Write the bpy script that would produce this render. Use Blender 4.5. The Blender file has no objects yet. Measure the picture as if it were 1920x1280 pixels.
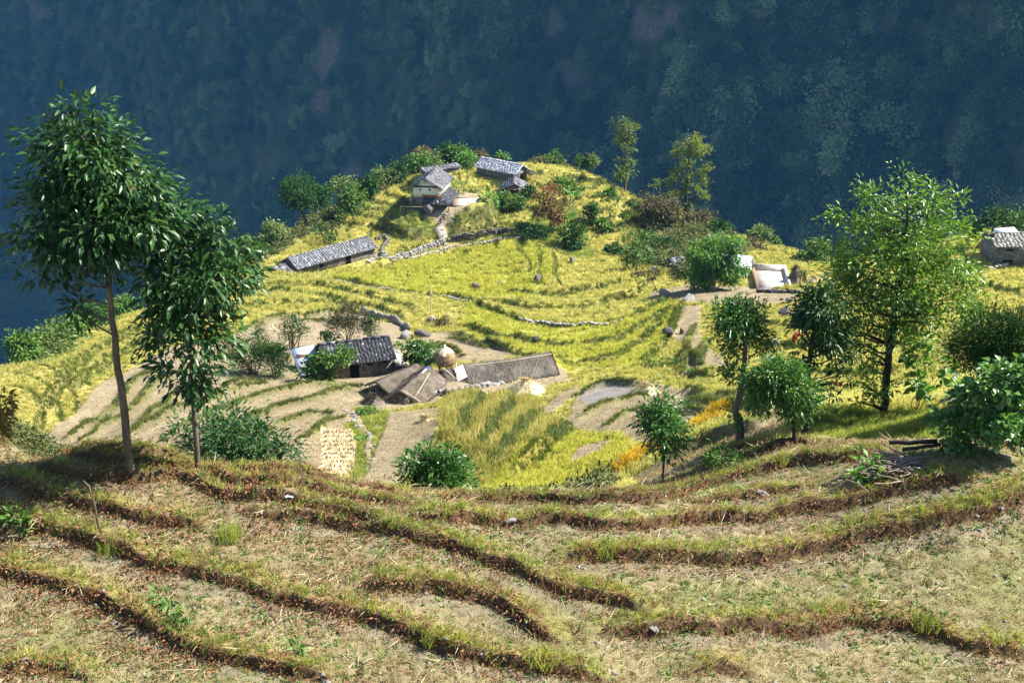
import bpy, math, random
import numpy as np
from mathutils import Vector, Matrix

random.seed(7)
RNG = np.random.default_rng(11)
scene = bpy.context.scene
COL = scene.collection
R = math.radians

# ------------------------------------------------------------------ camera, sky, sun, exposure
FPX, PITCH, CAMZ = 2318.0, 22.0, 100.0
cam_data = bpy.data.cameras.new("camera")
cam_data.sensor_width = 36.0
cam_data.lens = 36.0 * FPX / 1920.0
cam_data.clip_start, cam_data.clip_end = 0.5, 6000.0
cam = bpy.data.objects.new("camera", cam_data)
cam.location = (0, 0, CAMZ)
cam.rotation_euler = (R(90 - PITCH), 0, 0)
COL.objects.link(cam)
scene.camera = cam

SUN_EL, SUN_AZ = 46.0, 80.0      # azimuth measured from +Y (view direction), plus = towards the right
world = bpy.data.worlds.new("World")
scene.world = world
world.use_nodes = True
wn, wl = world.node_tree.nodes, world.node_tree.links
sky_tex = wn.new("ShaderNodeTexSky")
sky_tex.sky_type = 'NISHITA'
sky_tex.sun_disc = False
sky_tex.sun_elevation = R(SUN_EL)
sky_tex.sun_rotation = R(SUN_AZ)
sky_tex.altitude = 1800
wl.new(sky_tex.outputs[0], wn["Background"].inputs[0])
wn["Background"].inputs[1].default_value = 0.09

sun_data = bpy.data.lights.new("sun", 'SUN')
sun_data.energy = 5.0
sun_data.angle = R(0.5)
sun_data.color = (1.0, 0.955, 0.87)
sun = bpy.data.objects.new("sun", sun_data)
sd = Vector((math.sin(R(SUN_AZ)) * math.cos(R(SUN_EL)), math.cos(R(SUN_AZ)) * math.cos(R(SUN_EL)), math.sin(R(SUN_EL))))
sun.rotation_euler = sd.to_track_quat('Z', 'Y').to_euler()
sun.location = (0, 0, 300)
COL.objects.link(sun)

scene.view_settings.view_transform = 'Standard'
scene.view_settings.look = 'None'
scene.view_settings.exposure = 1.6
scene.view_settings.gamma = 1.0
scene.cycles.max_bounces = 6
scene.cycles.transparent_max_bounces = 8
scene.cycles.volume_bounces = 0

# ------------------------------------------------------------------ pixel <-> world
CP, SP = math.cos(R(PITCH)), math.sin(R(PITCH))
def ray(px, py):
    cx, cy = (np.asarray(px, float) - 960) / FPX, (640 - np.asarray(py, float)) / FPX
    d = np.stack([cx, CP + cy * SP, -SP + cy * CP], -1)
    return d / np.linalg.norm(d, axis=-1, keepdims=True)
def W(px, py, s):
    return np.array([0, 0, CAMZ]) + ray(px, py) * s
def project(X, Y, Z):
    z = Z - CAMZ
    fwd = Y * CP - z * SP
    up = Y * SP + z * CP
    return 960 + FPX * X / fwd, 640 - FPX * up / fwd

# ------------------------------------------------------------------ the lie of the land
CTRL = [  # column, row, distance of points the valley floor and the spur pass through
 (100,832,65),(300,845,58),(640,893,52),(800,895,51),(950,905,49),(1100,918,45),(1200,893,44),
 (150,790,70),(300,780,66),(450,780,66),(640,800,62),(800,800,62),(950,800,60),(1100,800,56),(1200,790,54),(1320,795,48),(1400,785,45),(1480,778,44),
 (60,760,70),(200,700,82),(350,700,80),(500,720,76),(640,720,76),(760,745,72),(900,740,72),(1000,740,70),(1150,740,66),(1300,740,62),(1450,740,57),(1600,735,55),
 (270,640,95),(450,630,95),(600,640,93),(750,630,95),(850,650,92),(1000,650,92),(1150,650,90),(1300,650,86),(1450,640,82),(1600,640,78),(1800,640,73),
 (420,560,112),(600,560,112),(800,560,112),(950,560,113),(1100,570,112),(1200,560,114),(1340,550,112),(1450,545,115),(1600,560,102),(1860,560,92),
 (520,505,128),(700,492,134),(850,500,130),(1000,500,130),(1100,500,131),(1180,510,126),(1290,500,126),(1400,525,120),(1480,525,120),(1450,500,125),(1880,490,112),(1750,500,118),
 (840,462,142),(760,478,138),(700,440,146),(680,400,151),(810,412,144.5),(870,385,148),(790,395,146.5),(950,400,149),(950,440,144),(1020,440,142),(960,350,155),(850,330,158),
 (940,312,162),(1050,312,164),(1120,332,161),(1150,362,156),(1100,400,150),(1120,460,142),(1200,420,151),(1285,415,158),(1240,470,142),(1350,440,153),(1405,452,148),(1490,478,138),(1430,480,136),
 (1560,490,133),(1650,480,130),(1800,445,130),(1890,425,132),
 # the spur's edge on the left
 (-60,715,76),(30,690,81),(150,630,95),(250,590,104),(340,555,113),(450,500,127),(520,460,138),(600,425,147),(680,375,154),(760,328,162),
]
EDGE = [(-60,715,76),(30,690,81),(150,630,95),(250,590,104),(340,555,113),(450,500,127),(520,460,138),(600,425,147),(680,375,154),(760,328,162),(850,310,167),(940,304,169),(1050,304,170),(1130,318,168),(1180,365,162),(1240,390,162),(1290,410,163),(1350,436,158),(1420,452,154),(1490,476,146),(1560,484,140),(1650,470,138),(1800,435,138),(1890,415,140),(2000,400,142)]
pts = [W(*c) for c in CTRL]
ctr = np.array([5.0, 100.0])
for i, e in enumerate(EDGE):      # ground falls into the gorge behind the edge
    p = W(*e)
    a = W(*EDGE[max(i - 1, 0)])[:2]; b = W(*EDGE[min(i + 1, len(EDGE) - 1)])[:2]
    t = b - a; n = np.array([-t[1], t[0]]); n /= np.linalg.norm(n)
    if i == 0: n = np.array([-0.8, 0.6])
    for d, dz in ((12, 9), (30, 34), (70, 110)):
        pts.append(np.array([p[0] + n[0] * d, p[1] + n[1] * d, p[2] - dz]))
# the near slope: one shelf 13 m below the camera, with a raised bank on the right
for x in (-16, -11, -6, 0, 6, 11):
    pts.append(np.array([x, 15.5, 87.0]))
    pts.append(np.array([x, 20.0, 87.0]))
    pts.append(np.array([x, 7.0, 90.5]))
    pts.append(np.array([x, -10.0, 99.0]))
pts += [np.array(p) for p in ((16, 15.5, 87.0), (16, 20, 87.4), (13, 24.5, 87.4), (20, 26, 88.6), (26, 30, 88.2), (26, 18, 89.0), (-22, 20, 87.6), (-26, 12, 88.5), (24, 5, 92.0))]
for px, py in ((-80,828),(0,838),(120,846),(240,862),(352,868),(430,890),(508,902),(640,910),(773,933),(860,940),(1000,938),(1120,938),(1240,928)):
    d = ray(px, py); s = (87.0 - CAMZ) / d[2]
    pts.append(np.array([0, 0, CAMZ]) + d * s)
for px, py, s in ((1300,890,30),(1385,832,36),(1250,903,29.5),(1500,825,34),(1440,800,39),(1660,775,37),(1600,835,30.5),(1720,830,31),(1720,780,36),(1850,860,27.5),(1850,760,33)):
    pts.append(W(px, py, s))
# the hidden bank below the near shelf
for px, py, s in ((-60,880,38),(60,890,37),(240,905,36),(430,930,36),(640,955,36),(800,975,35),(950,975,35),(1100,965,35)):
    pts.append(W(px, py, s))
CP3 = np.array(pts)
def _phi(r2): return np.sqrt(r2 + 4.0)
def _fit(P):
    n = len(P)
    d2 = ((P[:, None, :2] - P[None, :, :2]) ** 2).sum(-1)
    A = np.zeros((n + 3, n + 3))
    A[:n, :n] = -_phi(d2) + np.eye(n) * -0.05
    A[:n, n] = 1; A[:n, n + 1:] = P[:, :2] / 50
    A[n, :n] = 1; A[n + 1:, :n] = P[:, :2].T / 50
    return np.linalg.solve(A, np.concatenate([P[:, 2], np.zeros(3)]))
_w = _fit(CP3)
def base_z(X, Y):
    X = np.atleast_1d(np.asarray(X, float)); Y = np.atleast_1d(np.asarray(Y, float))
    out = np.empty(X.shape).ravel(); xs, ys = X.ravel(), Y.ravel()
    n = len(CP3)
    for i in range(0, len(xs), 20000):
        x, y = xs[i:i + 20000], ys[i:i + 20000]
        d2 = (x[:, None] - CP3[None, :, 0]) ** 2 + (y[:, None] - CP3[None, :, 1]) ** 2
        out[i:i + 20000] = -_phi(d2) @ _w[:n] + _w[n] + (_w[n + 1] * x + _w[n + 2] * y) / 50
    return np.maximum(out.reshape(X.shape), -150.0)
def vnoise(X, Y, sc, seed=0):
    """smooth value noise, -1..1"""
    x = np.asarray(X) / sc + seed * 17.3; y = np.asarray(Y) / sc + seed * 9.1
    xi, yi = np.floor(x).astype(np.int64), np.floor(y).astype(np.int64)
    fx, fy = x - xi, y - yi
    fx = fx * fx * (3 - 2 * fx); fy = fy * fy * (3 - 2 * fy)
    def h(a, b):
        v = (a * 374761393 + b * 668265263 + seed * 1442695041) & 0xFFFFFFFF
        v = ((v ^ (v >> 13)) * 1274126177) & 0xFFFFFFFF
        return ((v ^ (v >> 16)) & 0xFFFF) / 32767.5 - 1
    return (h(xi, yi) * (1 - fx) + h(xi + 1, yi) * fx) * (1 - fy) + (h(xi, yi + 1) * (1 - fx) + h(xi + 1, yi + 1) * fx) * fy
def hit_base(px, py, smin=10.0, smax=260.0):
    """where the ray through a picture point first meets the smooth land beyond smin"""
    d = ray(px, py)
    s = np.linspace(smin, smax, 1400)
    P = np.array([0, 0, CAMZ]) + d * s[:, None]
    below = P[:, 2] - base_z(P[:, 0], P[:, 1])
    k = np.argmax(below < 0)
    if below[k] >= 0: k = len(s) - 1
    if k == 0: return P[0]
    f = below[k - 1] / (below[k - 1] - below[k] + 1e-9)
    return P[k - 1] + (P[k] - P[k - 1]) * f
# ------------------------------------------------------------------ terrace walls, bunds and field boundaries (traced, then laid on the land)
FG = dict(t='step', A=0.20, L=0.7, w=0.07, smax=45)
FG2 = dict(t='step', A=0.17, L=0.55, w=0.07, smax=45)
BUND = dict(t='ridge', A=0.40, L=0.26, w=0.30, smax=140)
STEP = dict(t='step', A=0.5, L=3.0, w=0.30, smax=200)
LOWS = dict(t='step', A=0.40, L=3.0, w=0.35, smax=200)
GAP = dict(t='step', A=0.60, L=2.2, w=0.42, smax=200)
LINES = [
 (FG2, [(-60,833),(0,835),(60,834),(150,844),(235,857),(352,866),(430,890),(508,902),(640,912),(707,922),(773,938)]),
 (FG2, [(47,850),(117,862),(195,868),(300,886),(390,900),(449,916),(547,926),(640,948),(707,952),(773,957),(800,958)]),
 (FG, [(51,884),(98,892),(176,896),(242,899),(293,901),(332,895),(371,908),(391,925),(430,937),(469,941),(527,943),(566,958),(640,980),(690,988),(740,998)]),
 (FG, [(-40,890),(0,900),(39,912),(78,930),(129,946),(184,960),(234,970),(273,982),(332,985),(371,990),(400,1003)]),
 (FG, [(440,962),(508,970),(566,974),(640,990),(690,997),(740,1008),(773,1014),(807,1024),(847,1034),(890,1047),(940,1056),(973,1072),(990,1086),(1023,1102),(1057,1118),(1107,1128),(1157,1138),(1207,1157),(1247,1168)]),
 (FG, [(-60,962),(0,975),(39,982),(98,998),(137,1010),(176,1022),(215,1036),(254,1050),(293,1066),(352,1075),(391,1082),(430,1092),(488,1115),(547,1134),(586,1144),(640,1152),(700,1168),(740,1185),(790,1205),(840,1221),(907,1235),(973,1250),(1040,1263),(1107,1277),(1173,1284)]),
 (FG, [(640,1103),(690,1108),(757,1110),(823,1115),(890,1124),(940,1138),(960,1156),(983,1176),(1023,1198),(1070,1228)]),
 (FG, [(-60,1062),(0,1075),(59,1090),(98,1104),(137,1116),(176,1130),(215,1154),(254,1170),(293,1186),(332,1208),(371,1218),(410,1233),(469,1244),(527,1260),(586,1272),(640,1295)]),
 (FG, [(-60,1262),(0,1268),(59,1262),(117,1258),(164,1270),(190,1285)]),
 (FG, [(803,948),(857,943),(940,945),(1007,941),(1057,948),(1107,948),(1157,944),(1207,948),(1240,942),(1280,926),(1339,910),(1397,894),(1456,880),(1483,870),(1573,865),(1632,851),(1698,840)]),
 (FG, [(730,978),(807,980),(873,980),(923,988),(973,991),(1005,984),(1023,976),(1090,984),(1123,992),(1157,992),(1207,992),(1280,985),(1319,981),(1358,986),(1409,986),(1475,968),(1507,957),(1553,960),(1612,948),(1651,934),(1710,920),(1768,908),(1840,900)]),
 (FG2, [(1280,944),(1339,943),(1409,936),(1456,926),(1514,919),(1546,910)]),
 (FG, [(1030,1070),(1057,1054),(1090,1046),(1123,1046),(1157,1050),(1207,1054),(1280,1052),(1339,1055),(1397,1055),(1428,1058),(1475,1046),(1534,1030),(1593,1014),(1671,997),(1749,986),(1827,973),(1866,962),(1930,938),(1990,915)]),
 (FG, [(1087,1200),(1123,1190),(1173,1190),(1225,1187),(1280,1182),(1339,1189),(1397,1180),(1456,1186),(1514,1192),(1553,1180),(1600,1162),(1651,1168),(1710,1174),(1749,1184),(1780,1205),(1827,1220),(1920,1232),(1990,1240)]),
 (FG, [(1270,1272),(1339,1262),(1397,1262),(1440,1278)]),
 # bare terraces, left
 (BUND, [(126,824),(176,800),(204,779),(227,763),(239,734),(258,720),(281,704),(310,690)]),
 (BUND, [(152,826),(211,798),(234,786),(265,756),(281,732),(295,718),(330,700)]),
 (BUND, [(246,807),(281,788),(312,758),(335,742),(370,722)]),
 (BUND, [(218,828),(258,809),(305,786),(340,770),(410,748),(450,735),(500,722)]),
 (BUND, [(300,832),(350,800),(400,782),(447,758),(484,746),(525,740),(575,729),(619,722),(681,719)]),
 (BUND, [(440,800),(494,774),(531,762),(575,756),(612,740),(650,731),(690,722)]),
 (BUND, [(500,815),(531,796),(572,781),(600,773),(625,777)]),
 (BUND, [(560,832),(572,827),(594,812),(619,790),(645,784)]),
 (BUND, [(395,745),(450,725),(500,712)]),
 (BUND, [(837,618),(870,632),(905,645),(962,665)]),
 (BUND, [(844,633),(887,645),(915,655)]),
 (BUND, [(780,640),(830,650),(870,672)]),
 (dict(BUND, A=0.5), [(450,624),(494,609),(547,592),(575,594),(616,587),(660,585)]),
 (BUND, [(560,603),(600,602),(640,612)]),
 # terraces between the near shelf and the sheds
 (GAP, [(855,850),(868,800),(895,760),(905,738)]),
 (GAP, [(885,880),(920,820),(950,775),(955,742)]),
 (GAP, [(900,900),(950,850),(985,800),(1000,765)]),
 (GAP, [(940,905),(1000,860),(1040,815),(1070,790)]),
 (BUND, [(1081,790),(1103,777),(1134,762),(1175,752),(1206,745),(1215,738)]),
 (BUND, [(1078,743),(1095,735),(1116,724),(1147,720),(1200,721),(1230,722)]),
 (BUND, [(1131,800),(1160,785),(1175,777),(1206,768)]),
 (BUND, [(1290,735),(1340,752),(1390,757),(1480,768)]),
 (BUND, [(1285,755),(1350,766),(1440,778)]),
 (BUND, [(1290,770),(1360,782),(1440,790)]),
 (STEP, [(1180,908),(1230,885),(1290,850),(1330,828),(1370,818),(1420,812),(1450,812)]),
 (FG, [(1300,868),(1330,855),(1380,845),(1400,838),(1440,828),(1490,826)]),
 (FG, [(1290,900),(1320,890),(1360,872),(1410,866),(1440,852),(1490,840),(1560,836)]),
 (FG, [(1480,800),(1540,795),(1600,802),(1640,795)]),
 (FG, [(1500,780),(1560,778),(1620,785)]),
 # rice terraces
 (LOWS, [(610,520),(640,527),(700,540),(760,549),(830,553),(880,562),(930,582),(975,601),(1070,613),(1165,606),(1210,590),(1240,565)]),
 (LOWS, [(900,566),(1000,580),(1100,574),(1180,552),(1215,525)]),
 (LOWS, [(940,540),(1040,552),(1120,546),(1180,524)]),
 (LOWS, [(850,604),(950,634),(1050,650),(1150,646),(1220,612),(1262,575)]),
 (LOWS, [(890,640),(980,668),(1060,682),(1150,676),(1205,640),(1245,600)]),
 (LOWS, [(350,595),(470,574),(600,566),(700,575),(770,598)]),
 (LOWS, [(480,533),(600,540),(700,562),(790,588)]),
 (STEP, [(1190,695),(1235,650),(1262,610),(1285,575)]),
 (dict(STEP, A=.5), [(997,522),(985,500),(970,476),(962,452)]),
 (dict(STEP, A=.5), [(1012,542),(1005,512),(1014,482),(1000,452)]),
 (dict(STEP, A=.5), [(1050,545),(1035,520),(1042,490),(1030,468)]),
 (dict(STEP, A=1.0), [(715,410),(722,425),(745,437),(775,445),(810,442),(818,432)]),
 (dict(STEP, A=1.0), [(838,444),(870,440),(905,430),(930,412),(940,395)]),
 (dict(STEP, A=0.8), [(845,450),(900,444),(960,432),(1000,425)]),
 (LOWS, [(120,735),(180,690),(240,655),(320,620),(400,600)]),
 (LOWS, [(60,770),(110,720),(170,670),(240,630),(330,590),(420,570)]),
 (LOWS, [(420,545),(500,545),(580,552),(660,572)]),
 (LOWS, [(1330,610),(1400,600),(1480,610),(1560,600)]),
 (LOWS, [(1380,660),(1450,650),(1560,655),(1680,640)]),
 (LOWS, [(1400,700),(1500,695),(1620,700),(1720,690)]),
 # right bare plots
 (BUND, [(1281,574),(1265,610),(1252,640)]),
 (BUND, [(1278,706),(1283,670),(1292,640),(1303,610)]),
 (BUND, [(1310,690),(1320,660),(1325,640)]),
 (BUND, [(1277,665),(1300,672),(1316,690)]),
 (dict(STEP, A=.6), [(1280,705),(1328,712),(1366,694)]),
 (LOWS, [(1840,530),(1880,545),(1930,556)]),
 (LOWS, [(1820,590),(1870,600),(1930,604)]),
]
BL = []
for prm, ln in LINES:
    ln = np.array(ln, float)
    dense = []
    for a, b in zip(ln[:-1], ln[1:]):
        n = max(1, int(np.hypot(*(b - a)) / 14))
        dense += [a + (b - a) * k / n for k in range(n)]
    dense.append(ln[-1])
    P = []
    for a in dense:
        p = hit_base(a[0], a[1], smin=12 if prm['smax'] < 50 else 38, smax=prm['smax'] + 60)
        if prm['smax'] < 50 and np.linalg.norm(p - [0, 0, CAMZ]) > 46: continue
        P.append(p[:2])
    P = np.array(P)
    if len(P) > 4:   # soften the tracing
        Q = P.copy(); Q[1:-1] = P[1:-1] * .5 + (P[:-2] + P[2:]) * .25; P = Q
    BL.append((prm, P))

def line_dist(P, X, Y):
    """signed distance to a polyline (plus = left of its direction) and position along it"""
    best = np.full(X.shape, 1e9); sgn = np.zeros(X.shape); along = np.zeros(X.shape)
    acc = 0.0
    for a, b in zip(P[:-1], P[1:]):
        t = b - a; l = np.hypot(*t) + 1e-9; t = t / l
        dx, dy = X - a[0], Y - a[1]
        u = np.clip(dx * t[0] + dy * t[1], 0, l)
        ex, ey = dx - u * t[0], dy - u * t[1]
        d = np.hypot(ex, ey)
        m = d < best
        best = np.where(m, d, best)
        sgn = np.where(m, np.sign(t[0] * ey - t[1] * ex), sgn)
        along = np.where(m, acc + u, along)
        acc += l
    return best * sgn, along, acc

def relief(X, Y):
    """height added by the terrace walls; masks of their lips, faces and feet"""
    X = np.asarray(X, float); Y = np.asarray(Y, float)
    dz = np.zeros(X.shape); lip = np.zeros(X.shape); face = np.zeros(X.shape); foot = np.zeros(X.shape)
    for i, (prm, P) in enumerate(BL):
        reach = prm['L'] * 3 + 1.5
        m = (X > P[:, 0].min() - reach) & (X < P[:, 0].max() + reach) & (Y > P[:, 1].min() - reach) & (Y < P[:, 1].max() + reach)
        if not m.any(): continue
        x, y = X[m], Y[m]
        near = prm['smax'] < 50
        s, al, tot = line_dist(P, x, y)
        k = 1.0 if near else 2.0
        s = s + vnoise(x, y, 0.45 * k, 3) * 0.035 * (1.2 if near else .6) + vnoise(x, y, 1.4 * k, 4) * 0.06 * (1 if near else .6)
        A = prm['A'] * (1 + 0.22 * vnoise(x, y, 1.7 * k, 5) + 0.15 * vnoise(x, y, .5 * k, 6))
        end = 0.8 if near else 2.0
        tp = np.clip(al / end, 0, 1) * np.clip((tot - al) / end, 0, 1)
        if prm['t'] == 'ridge': tp = np.maximum(tp, .5)
        A = A * tp
        w, L = prm['w'], prm['L']
        if prm['t'] == 'ridge':
            z = A * np.exp(-(s / L) ** 2)
            l = np.exp(-(s / (L * .9)) ** 2) * tp; fc = np.exp(-((s + L) / (L * .7)) ** 2) * .6 * tp; ft = 0 * s
        else:
            u = np.clip((s + w) / w, 0, 1); u = u * u * (3 - 2 * u)
            z = A * u * np.exp(-np.maximum(s, 0) / L) 
            z = np.where(s > 2.2 * L, z * np.clip((3.2 * L - s) / L, 0, 1), z)
            lw = 0.27 if near else 0.5
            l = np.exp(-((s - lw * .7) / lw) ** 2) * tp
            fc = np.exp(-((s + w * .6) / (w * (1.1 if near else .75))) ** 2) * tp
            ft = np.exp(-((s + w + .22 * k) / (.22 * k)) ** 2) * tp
        dz[m] += z
        lip[m] = np.maximum(lip[m], l); face[m] = np.maximum(face[m], fc); foot[m] = np.maximum(foot[m], ft)
    return dz, lip, face, foot

# ------------------------------------------------------------------ what grows where
RICE, LIME, BARE, NEAR, SCRUB, SOIL, STRAW, ORANGE, PLOUGH, GRASS, TALL = range(11)
KCOL = np.array([(.38,.345,.11),(.33,.33,.08),(.27,.225,.155),(.25,.225,.125),(.13,.13,.05),(.33,.26,.19),(.62,.50,.26),(.55,.38,.05),(.22,.20,.20),(.19,.20,.065),(.14,.145,.05)])
POLY = [
 (BARE, [(60,832),(98,805),(129,784),(150,758),(164,739),(187,723),(223,702),(270,674),(330,648),(400,634),(450,624),(494,609),(547,592),(575,596),(616,587),(678,587),(712,598),(744,607),(766,618),(770,650),(745,690),(720,705),(700,760),(660,775),(645,800),(620,830),(590,905),(430,930),(60,880)]),
 (BARE, [(775,640),(800,620),(837,618),(890,640),(962,665),(930,680),(862,680),(800,668)]),
 (BARE, [(1281,574),(1318,574),(1312,604),(1319,643),(1344,665),(1366,693),(1328,709),(1278,706),(1281,665),(1290,640),(1262,640)]),
 (BARE, [(1078,743),(1095,735),(1116,724),(1147,718),(1230,718),(1290,735),(1340,750),(1390,757),(1480,768),(1490,790),(1440,800),(1390,790),(1300,790),(1270,830),(1220,838),(1150,812),(1100,806),(1060,790)]),
 (BARE, [(1180,908),(1230,885),(1290,850),(1330,828),(1370,800),(1420,795),(1480,790),(1460,815),(1380,832),(1300,870),(1260,905),(1210,915)]),
 (BARE, [(725,778),(770,772),(822,773),(830,811),(808,850),(770,890),(740,925),(670,925),(690,880),(722,800)]),
 (BARE, [(1000,770),(1030,745),(1080,722),(1090,735),(1060,750),(1010,785)]),
 (SOIL, [(955,712),(1020,708),(1080,706),(1020,725),(990,745),(955,760)]),
 (LIME, [(870,905),(960,850),(1020,820),(1080,800),(1150,822),(1215,842),(1180,860),(1140,893),(1100,918),(900,925)]),
 (SOIL, [(1060,870),(1085,845),(1130,832),(1160,826),(1130,850),(1085,868)]),
 (ORANGE, [(1294,800),(1331,781),(1369,784),(1359,795),(1300,812),(1281,829),(1237,858),(1175,889),(1141,917),(1095,917),(1137,893),(1187,852),(1219,837)]),
 (PLOUGH, [(1078,743),(1116,724),(1147,720),(1200,721),(1205,740),(1125,762)]),
 (STRAW, [(600,808),(655,805),(667,830),(660,870),(645,897),(600,897),(612,850)]),
 (GRASS, [(650,770),(690,760),(725,775),(722,800),(690,880),(668,925),(640,925),(662,870),(668,830),(655,803)]),
 (TALL, [(830,760),(850,745),(905,735),(960,725),(1000,745),(1030,790),(1090,800),(1000,850),(900,915),(860,925),(810,860),(830,815)]),
 (LIME, [(600,520),(700,505),(840,470),(960,450),(1030,470),(1040,520),(1000,560),(880,560),(760,548)]),
 (LIME, [(880,565),(975,600),(1070,612),(1165,606),(1230,575),(1285,560),(1285,580),(1240,650),(1190,695),(1060,690),(940,650),(860,610)]),
 (GRASS, [(1000,395),(1060,370),(1090,400),(1105,460),(1120,490),(1060,480),(1010,450),(985,420)]),
 (TALL, [(1185,360),(1220,350),(1300,400),(1360,440),(1400,470),(1380,520),(1290,520),(1260,500),(1190,500),(1165,470),(1175,420)]),
 (SCRUB, [(1225,395),(1290,415),(1360,440),(1400,470),(1380,515),(1290,520),(1255,500),(1195,488),(1205,440)]),
 (SCRUB, [(480,440),(560,425),(640,350),(760,290),(900,280),(900,305),(770,325),(700,370),(640,410),(560,450),(480,490)]),
 (BARE, [(1290,530),(1400,535),(1500,545),(1500,565),(1420,575),(1330,570),(1250,560),(1200,575),(1225,545)]),
 (GRASS, [(715,400),(740,380),(800,400),(818,425),(810,442),(775,445),(745,437)]),
 (GRASS, [(830,440),(850,400),(900,400),(940,385),(930,412),(900,430)]),
 (SOIL, [(765,400),(770,372),(820,380),(850,360),(905,365),(880,400),(840,425),(820,432),(815,410)]),
 (SOIL, [(650,770),(668,768),(676,790),(695,815),(698,845),(690,860),(683,850),(688,820),(668,796),(645,790)]),
 (SOIL, [(845,738),(856,696),(960,680),(1062,688),(1066,706),(950,738),(870,744)]),
 (BARE, [(540,720),(560,690),(690,700),(760,680),(790,690),(850,700),(870,730),(830,755),(720,770),(680,760),(690,735),(560,745)]),
]
POLY = [(k, np.array(p, float)) for k, p in POLY]
def inpoly(p, x, y):
    r = np.zeros(x.shape, bool)
    for (x0, y0), (x1, y1) in zip(p, np.roll(p, -1, 0)):
        if y0 == y1: continue
        c = ((y0 > y) != (y1 > y)) & (x < (x1 - x0) * (y - y0) / (y1 - y0) + x0)
        r ^= c
    return r
def kinds(X, Y, Zb):
    px, py = project(X, Y, Zb)
    jx = px + vnoise(X, Y, 1.1, 21) * 3 + vnoise(X, Y, 3.1, 22) * 4
    jy = py + vnoise(X, Y, 1.1, 23) * 2 + vnoise(X, Y, 3.1, 24) * 2
    dist = np.sqrt(X * X + Y * Y + (Zb - CAMZ) ** 2)
    k = np.full(X.shape, RICE)
    for kk, p in POLY: k[inpoly(p, jx, jy)] = kk
    near = (dist < 36.5) & ((py > 826) | (dist < 30))
    k[(dist < 46) & (px > 1480) & (py < 830) & (py > 772)] = GRASS
    k[near] = NEAR
    k[(dist >= 30) & (dist < 46) & (px < 1150)] = SCRUB
    far = (px > 1000) & (dist > 166) | (Zb < 48)
    k[far] = SCRUB
    return k

TERR_H = 0.50
def terracing(X, Y, Zb, K):
    """steps cut along the contours of the cropped slopes: height change and mask of the cut faces"""
    h = TERR_H * (1 + .25 * vnoise(X, Y, 30, 95))
    zt = Zb + vnoise(X, Y, 9, 96) * .18
    gx = (fan_lookup(GZb, X + .8, Y) - fan_lookup(GZb, X - .8, Y)) / 1.6; gy = (fan_lookup(GZb, X, Y + .8) - fan_lookup(GZb, X, Y - .8)) / 1.6
    k = zt / TERR_H; fl = np.floor(k); fr = k - fl; e = 1 - np.clip(.5 * np.hypot(gx, gy) / TERR_H, .03, .42)
    s = np.clip((fr - e) / (1 - e), 0, 1); s = s * s * (3 - 2 * s)
    d = TERR_H * (fl + .12 * np.minimum(fr / e, 1) + .88 * s) - zt
    w = np.isin(K, (RICE, LIME, GRASS, TALL)) * np.clip((np.sqrt(X * X + Y * Y + (Zb - CAMZ) ** 2) - 48) / 8, 0, 1)
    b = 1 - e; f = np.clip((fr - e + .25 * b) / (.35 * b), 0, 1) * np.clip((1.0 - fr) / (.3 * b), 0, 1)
    return d * w, f * w
# ------------------------------------------------------------------ node helpers
def new_mat(name, rough=0.9, spec=0.2):
    m = bpy.data.materials.new(name); m.use_nodes = True
    b = m.node_tree.nodes["Principled BSDF"]
    b.inputs["Roughness"].default_value = rough
    b.inputs["Specular IOR Level"].default_value = spec
    return m, m.node_tree.nodes, m.node_tree.links, b
def n_noise(n, l, vec, scale, detail=4.0, rough=0.6):
    t = n.new("ShaderNodeTexNoise"); t.inputs["Scale"].default_value = scale
    t.inputs["Detail"].default_value = detail; t.inputs["Roughness"].default_value = rough
    l.new(vec, t.inputs["Vector"]); return t.outputs["Fac"]
def n_ramp(n, l, fac, stops):
    r = n.new("ShaderNodeValToRGB"); e = r.color_ramp.elements
    while len(e) < len(stops): e.new(0.5)
    for x, (p, c) in zip(e, stops): x.position = p; x.color = (*c, 1) if len(c) == 3 else c
    l.new(fac, r.inputs["Fac"]); return r.outputs["Color"]
def n_mix(n, l, fac, a, b, mode='MIX'):
    m = n.new("ShaderNodeMix"); m.data_type = 'RGBA'; m.blend_type = mode
    for s, v in ((0, fac), (6, a), (7, b)):
        if hasattr(v, "is_linked") or hasattr(v, "links"): l.new(v, m.inputs[s])
        elif isinstance(v, (int, float)): m.inputs[s].default_value = v
        else: m.inputs[s].default_value = (*v, 1)
    return m.outputs[2]
def n_map(n, l, v, a, b, c, d):
    m = n.new("ShaderNodeMapRange"); l.new(v, m.inputs[0])
    for i, x in enumerate((a, b, c, d)): m.inputs[i + 1].default_value = x
    return m.outputs[0]
def n_bump(n, l, b, h, strength, dist):
    u = n.new("ShaderNodeBump"); u.inputs["Strength"].default_value = strength; u.inputs["Distance"].default_value = dist
    l.new(h, u.inputs["Height"]); l.new(u.outputs[0], b.inputs["Normal"])
def n_pos(n):
    return n.new("ShaderNodeNewGeometry").outputs["Position"]
def n_obj(n):
    return n.new("ShaderNodeTexCoord").outputs["Object"]

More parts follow.
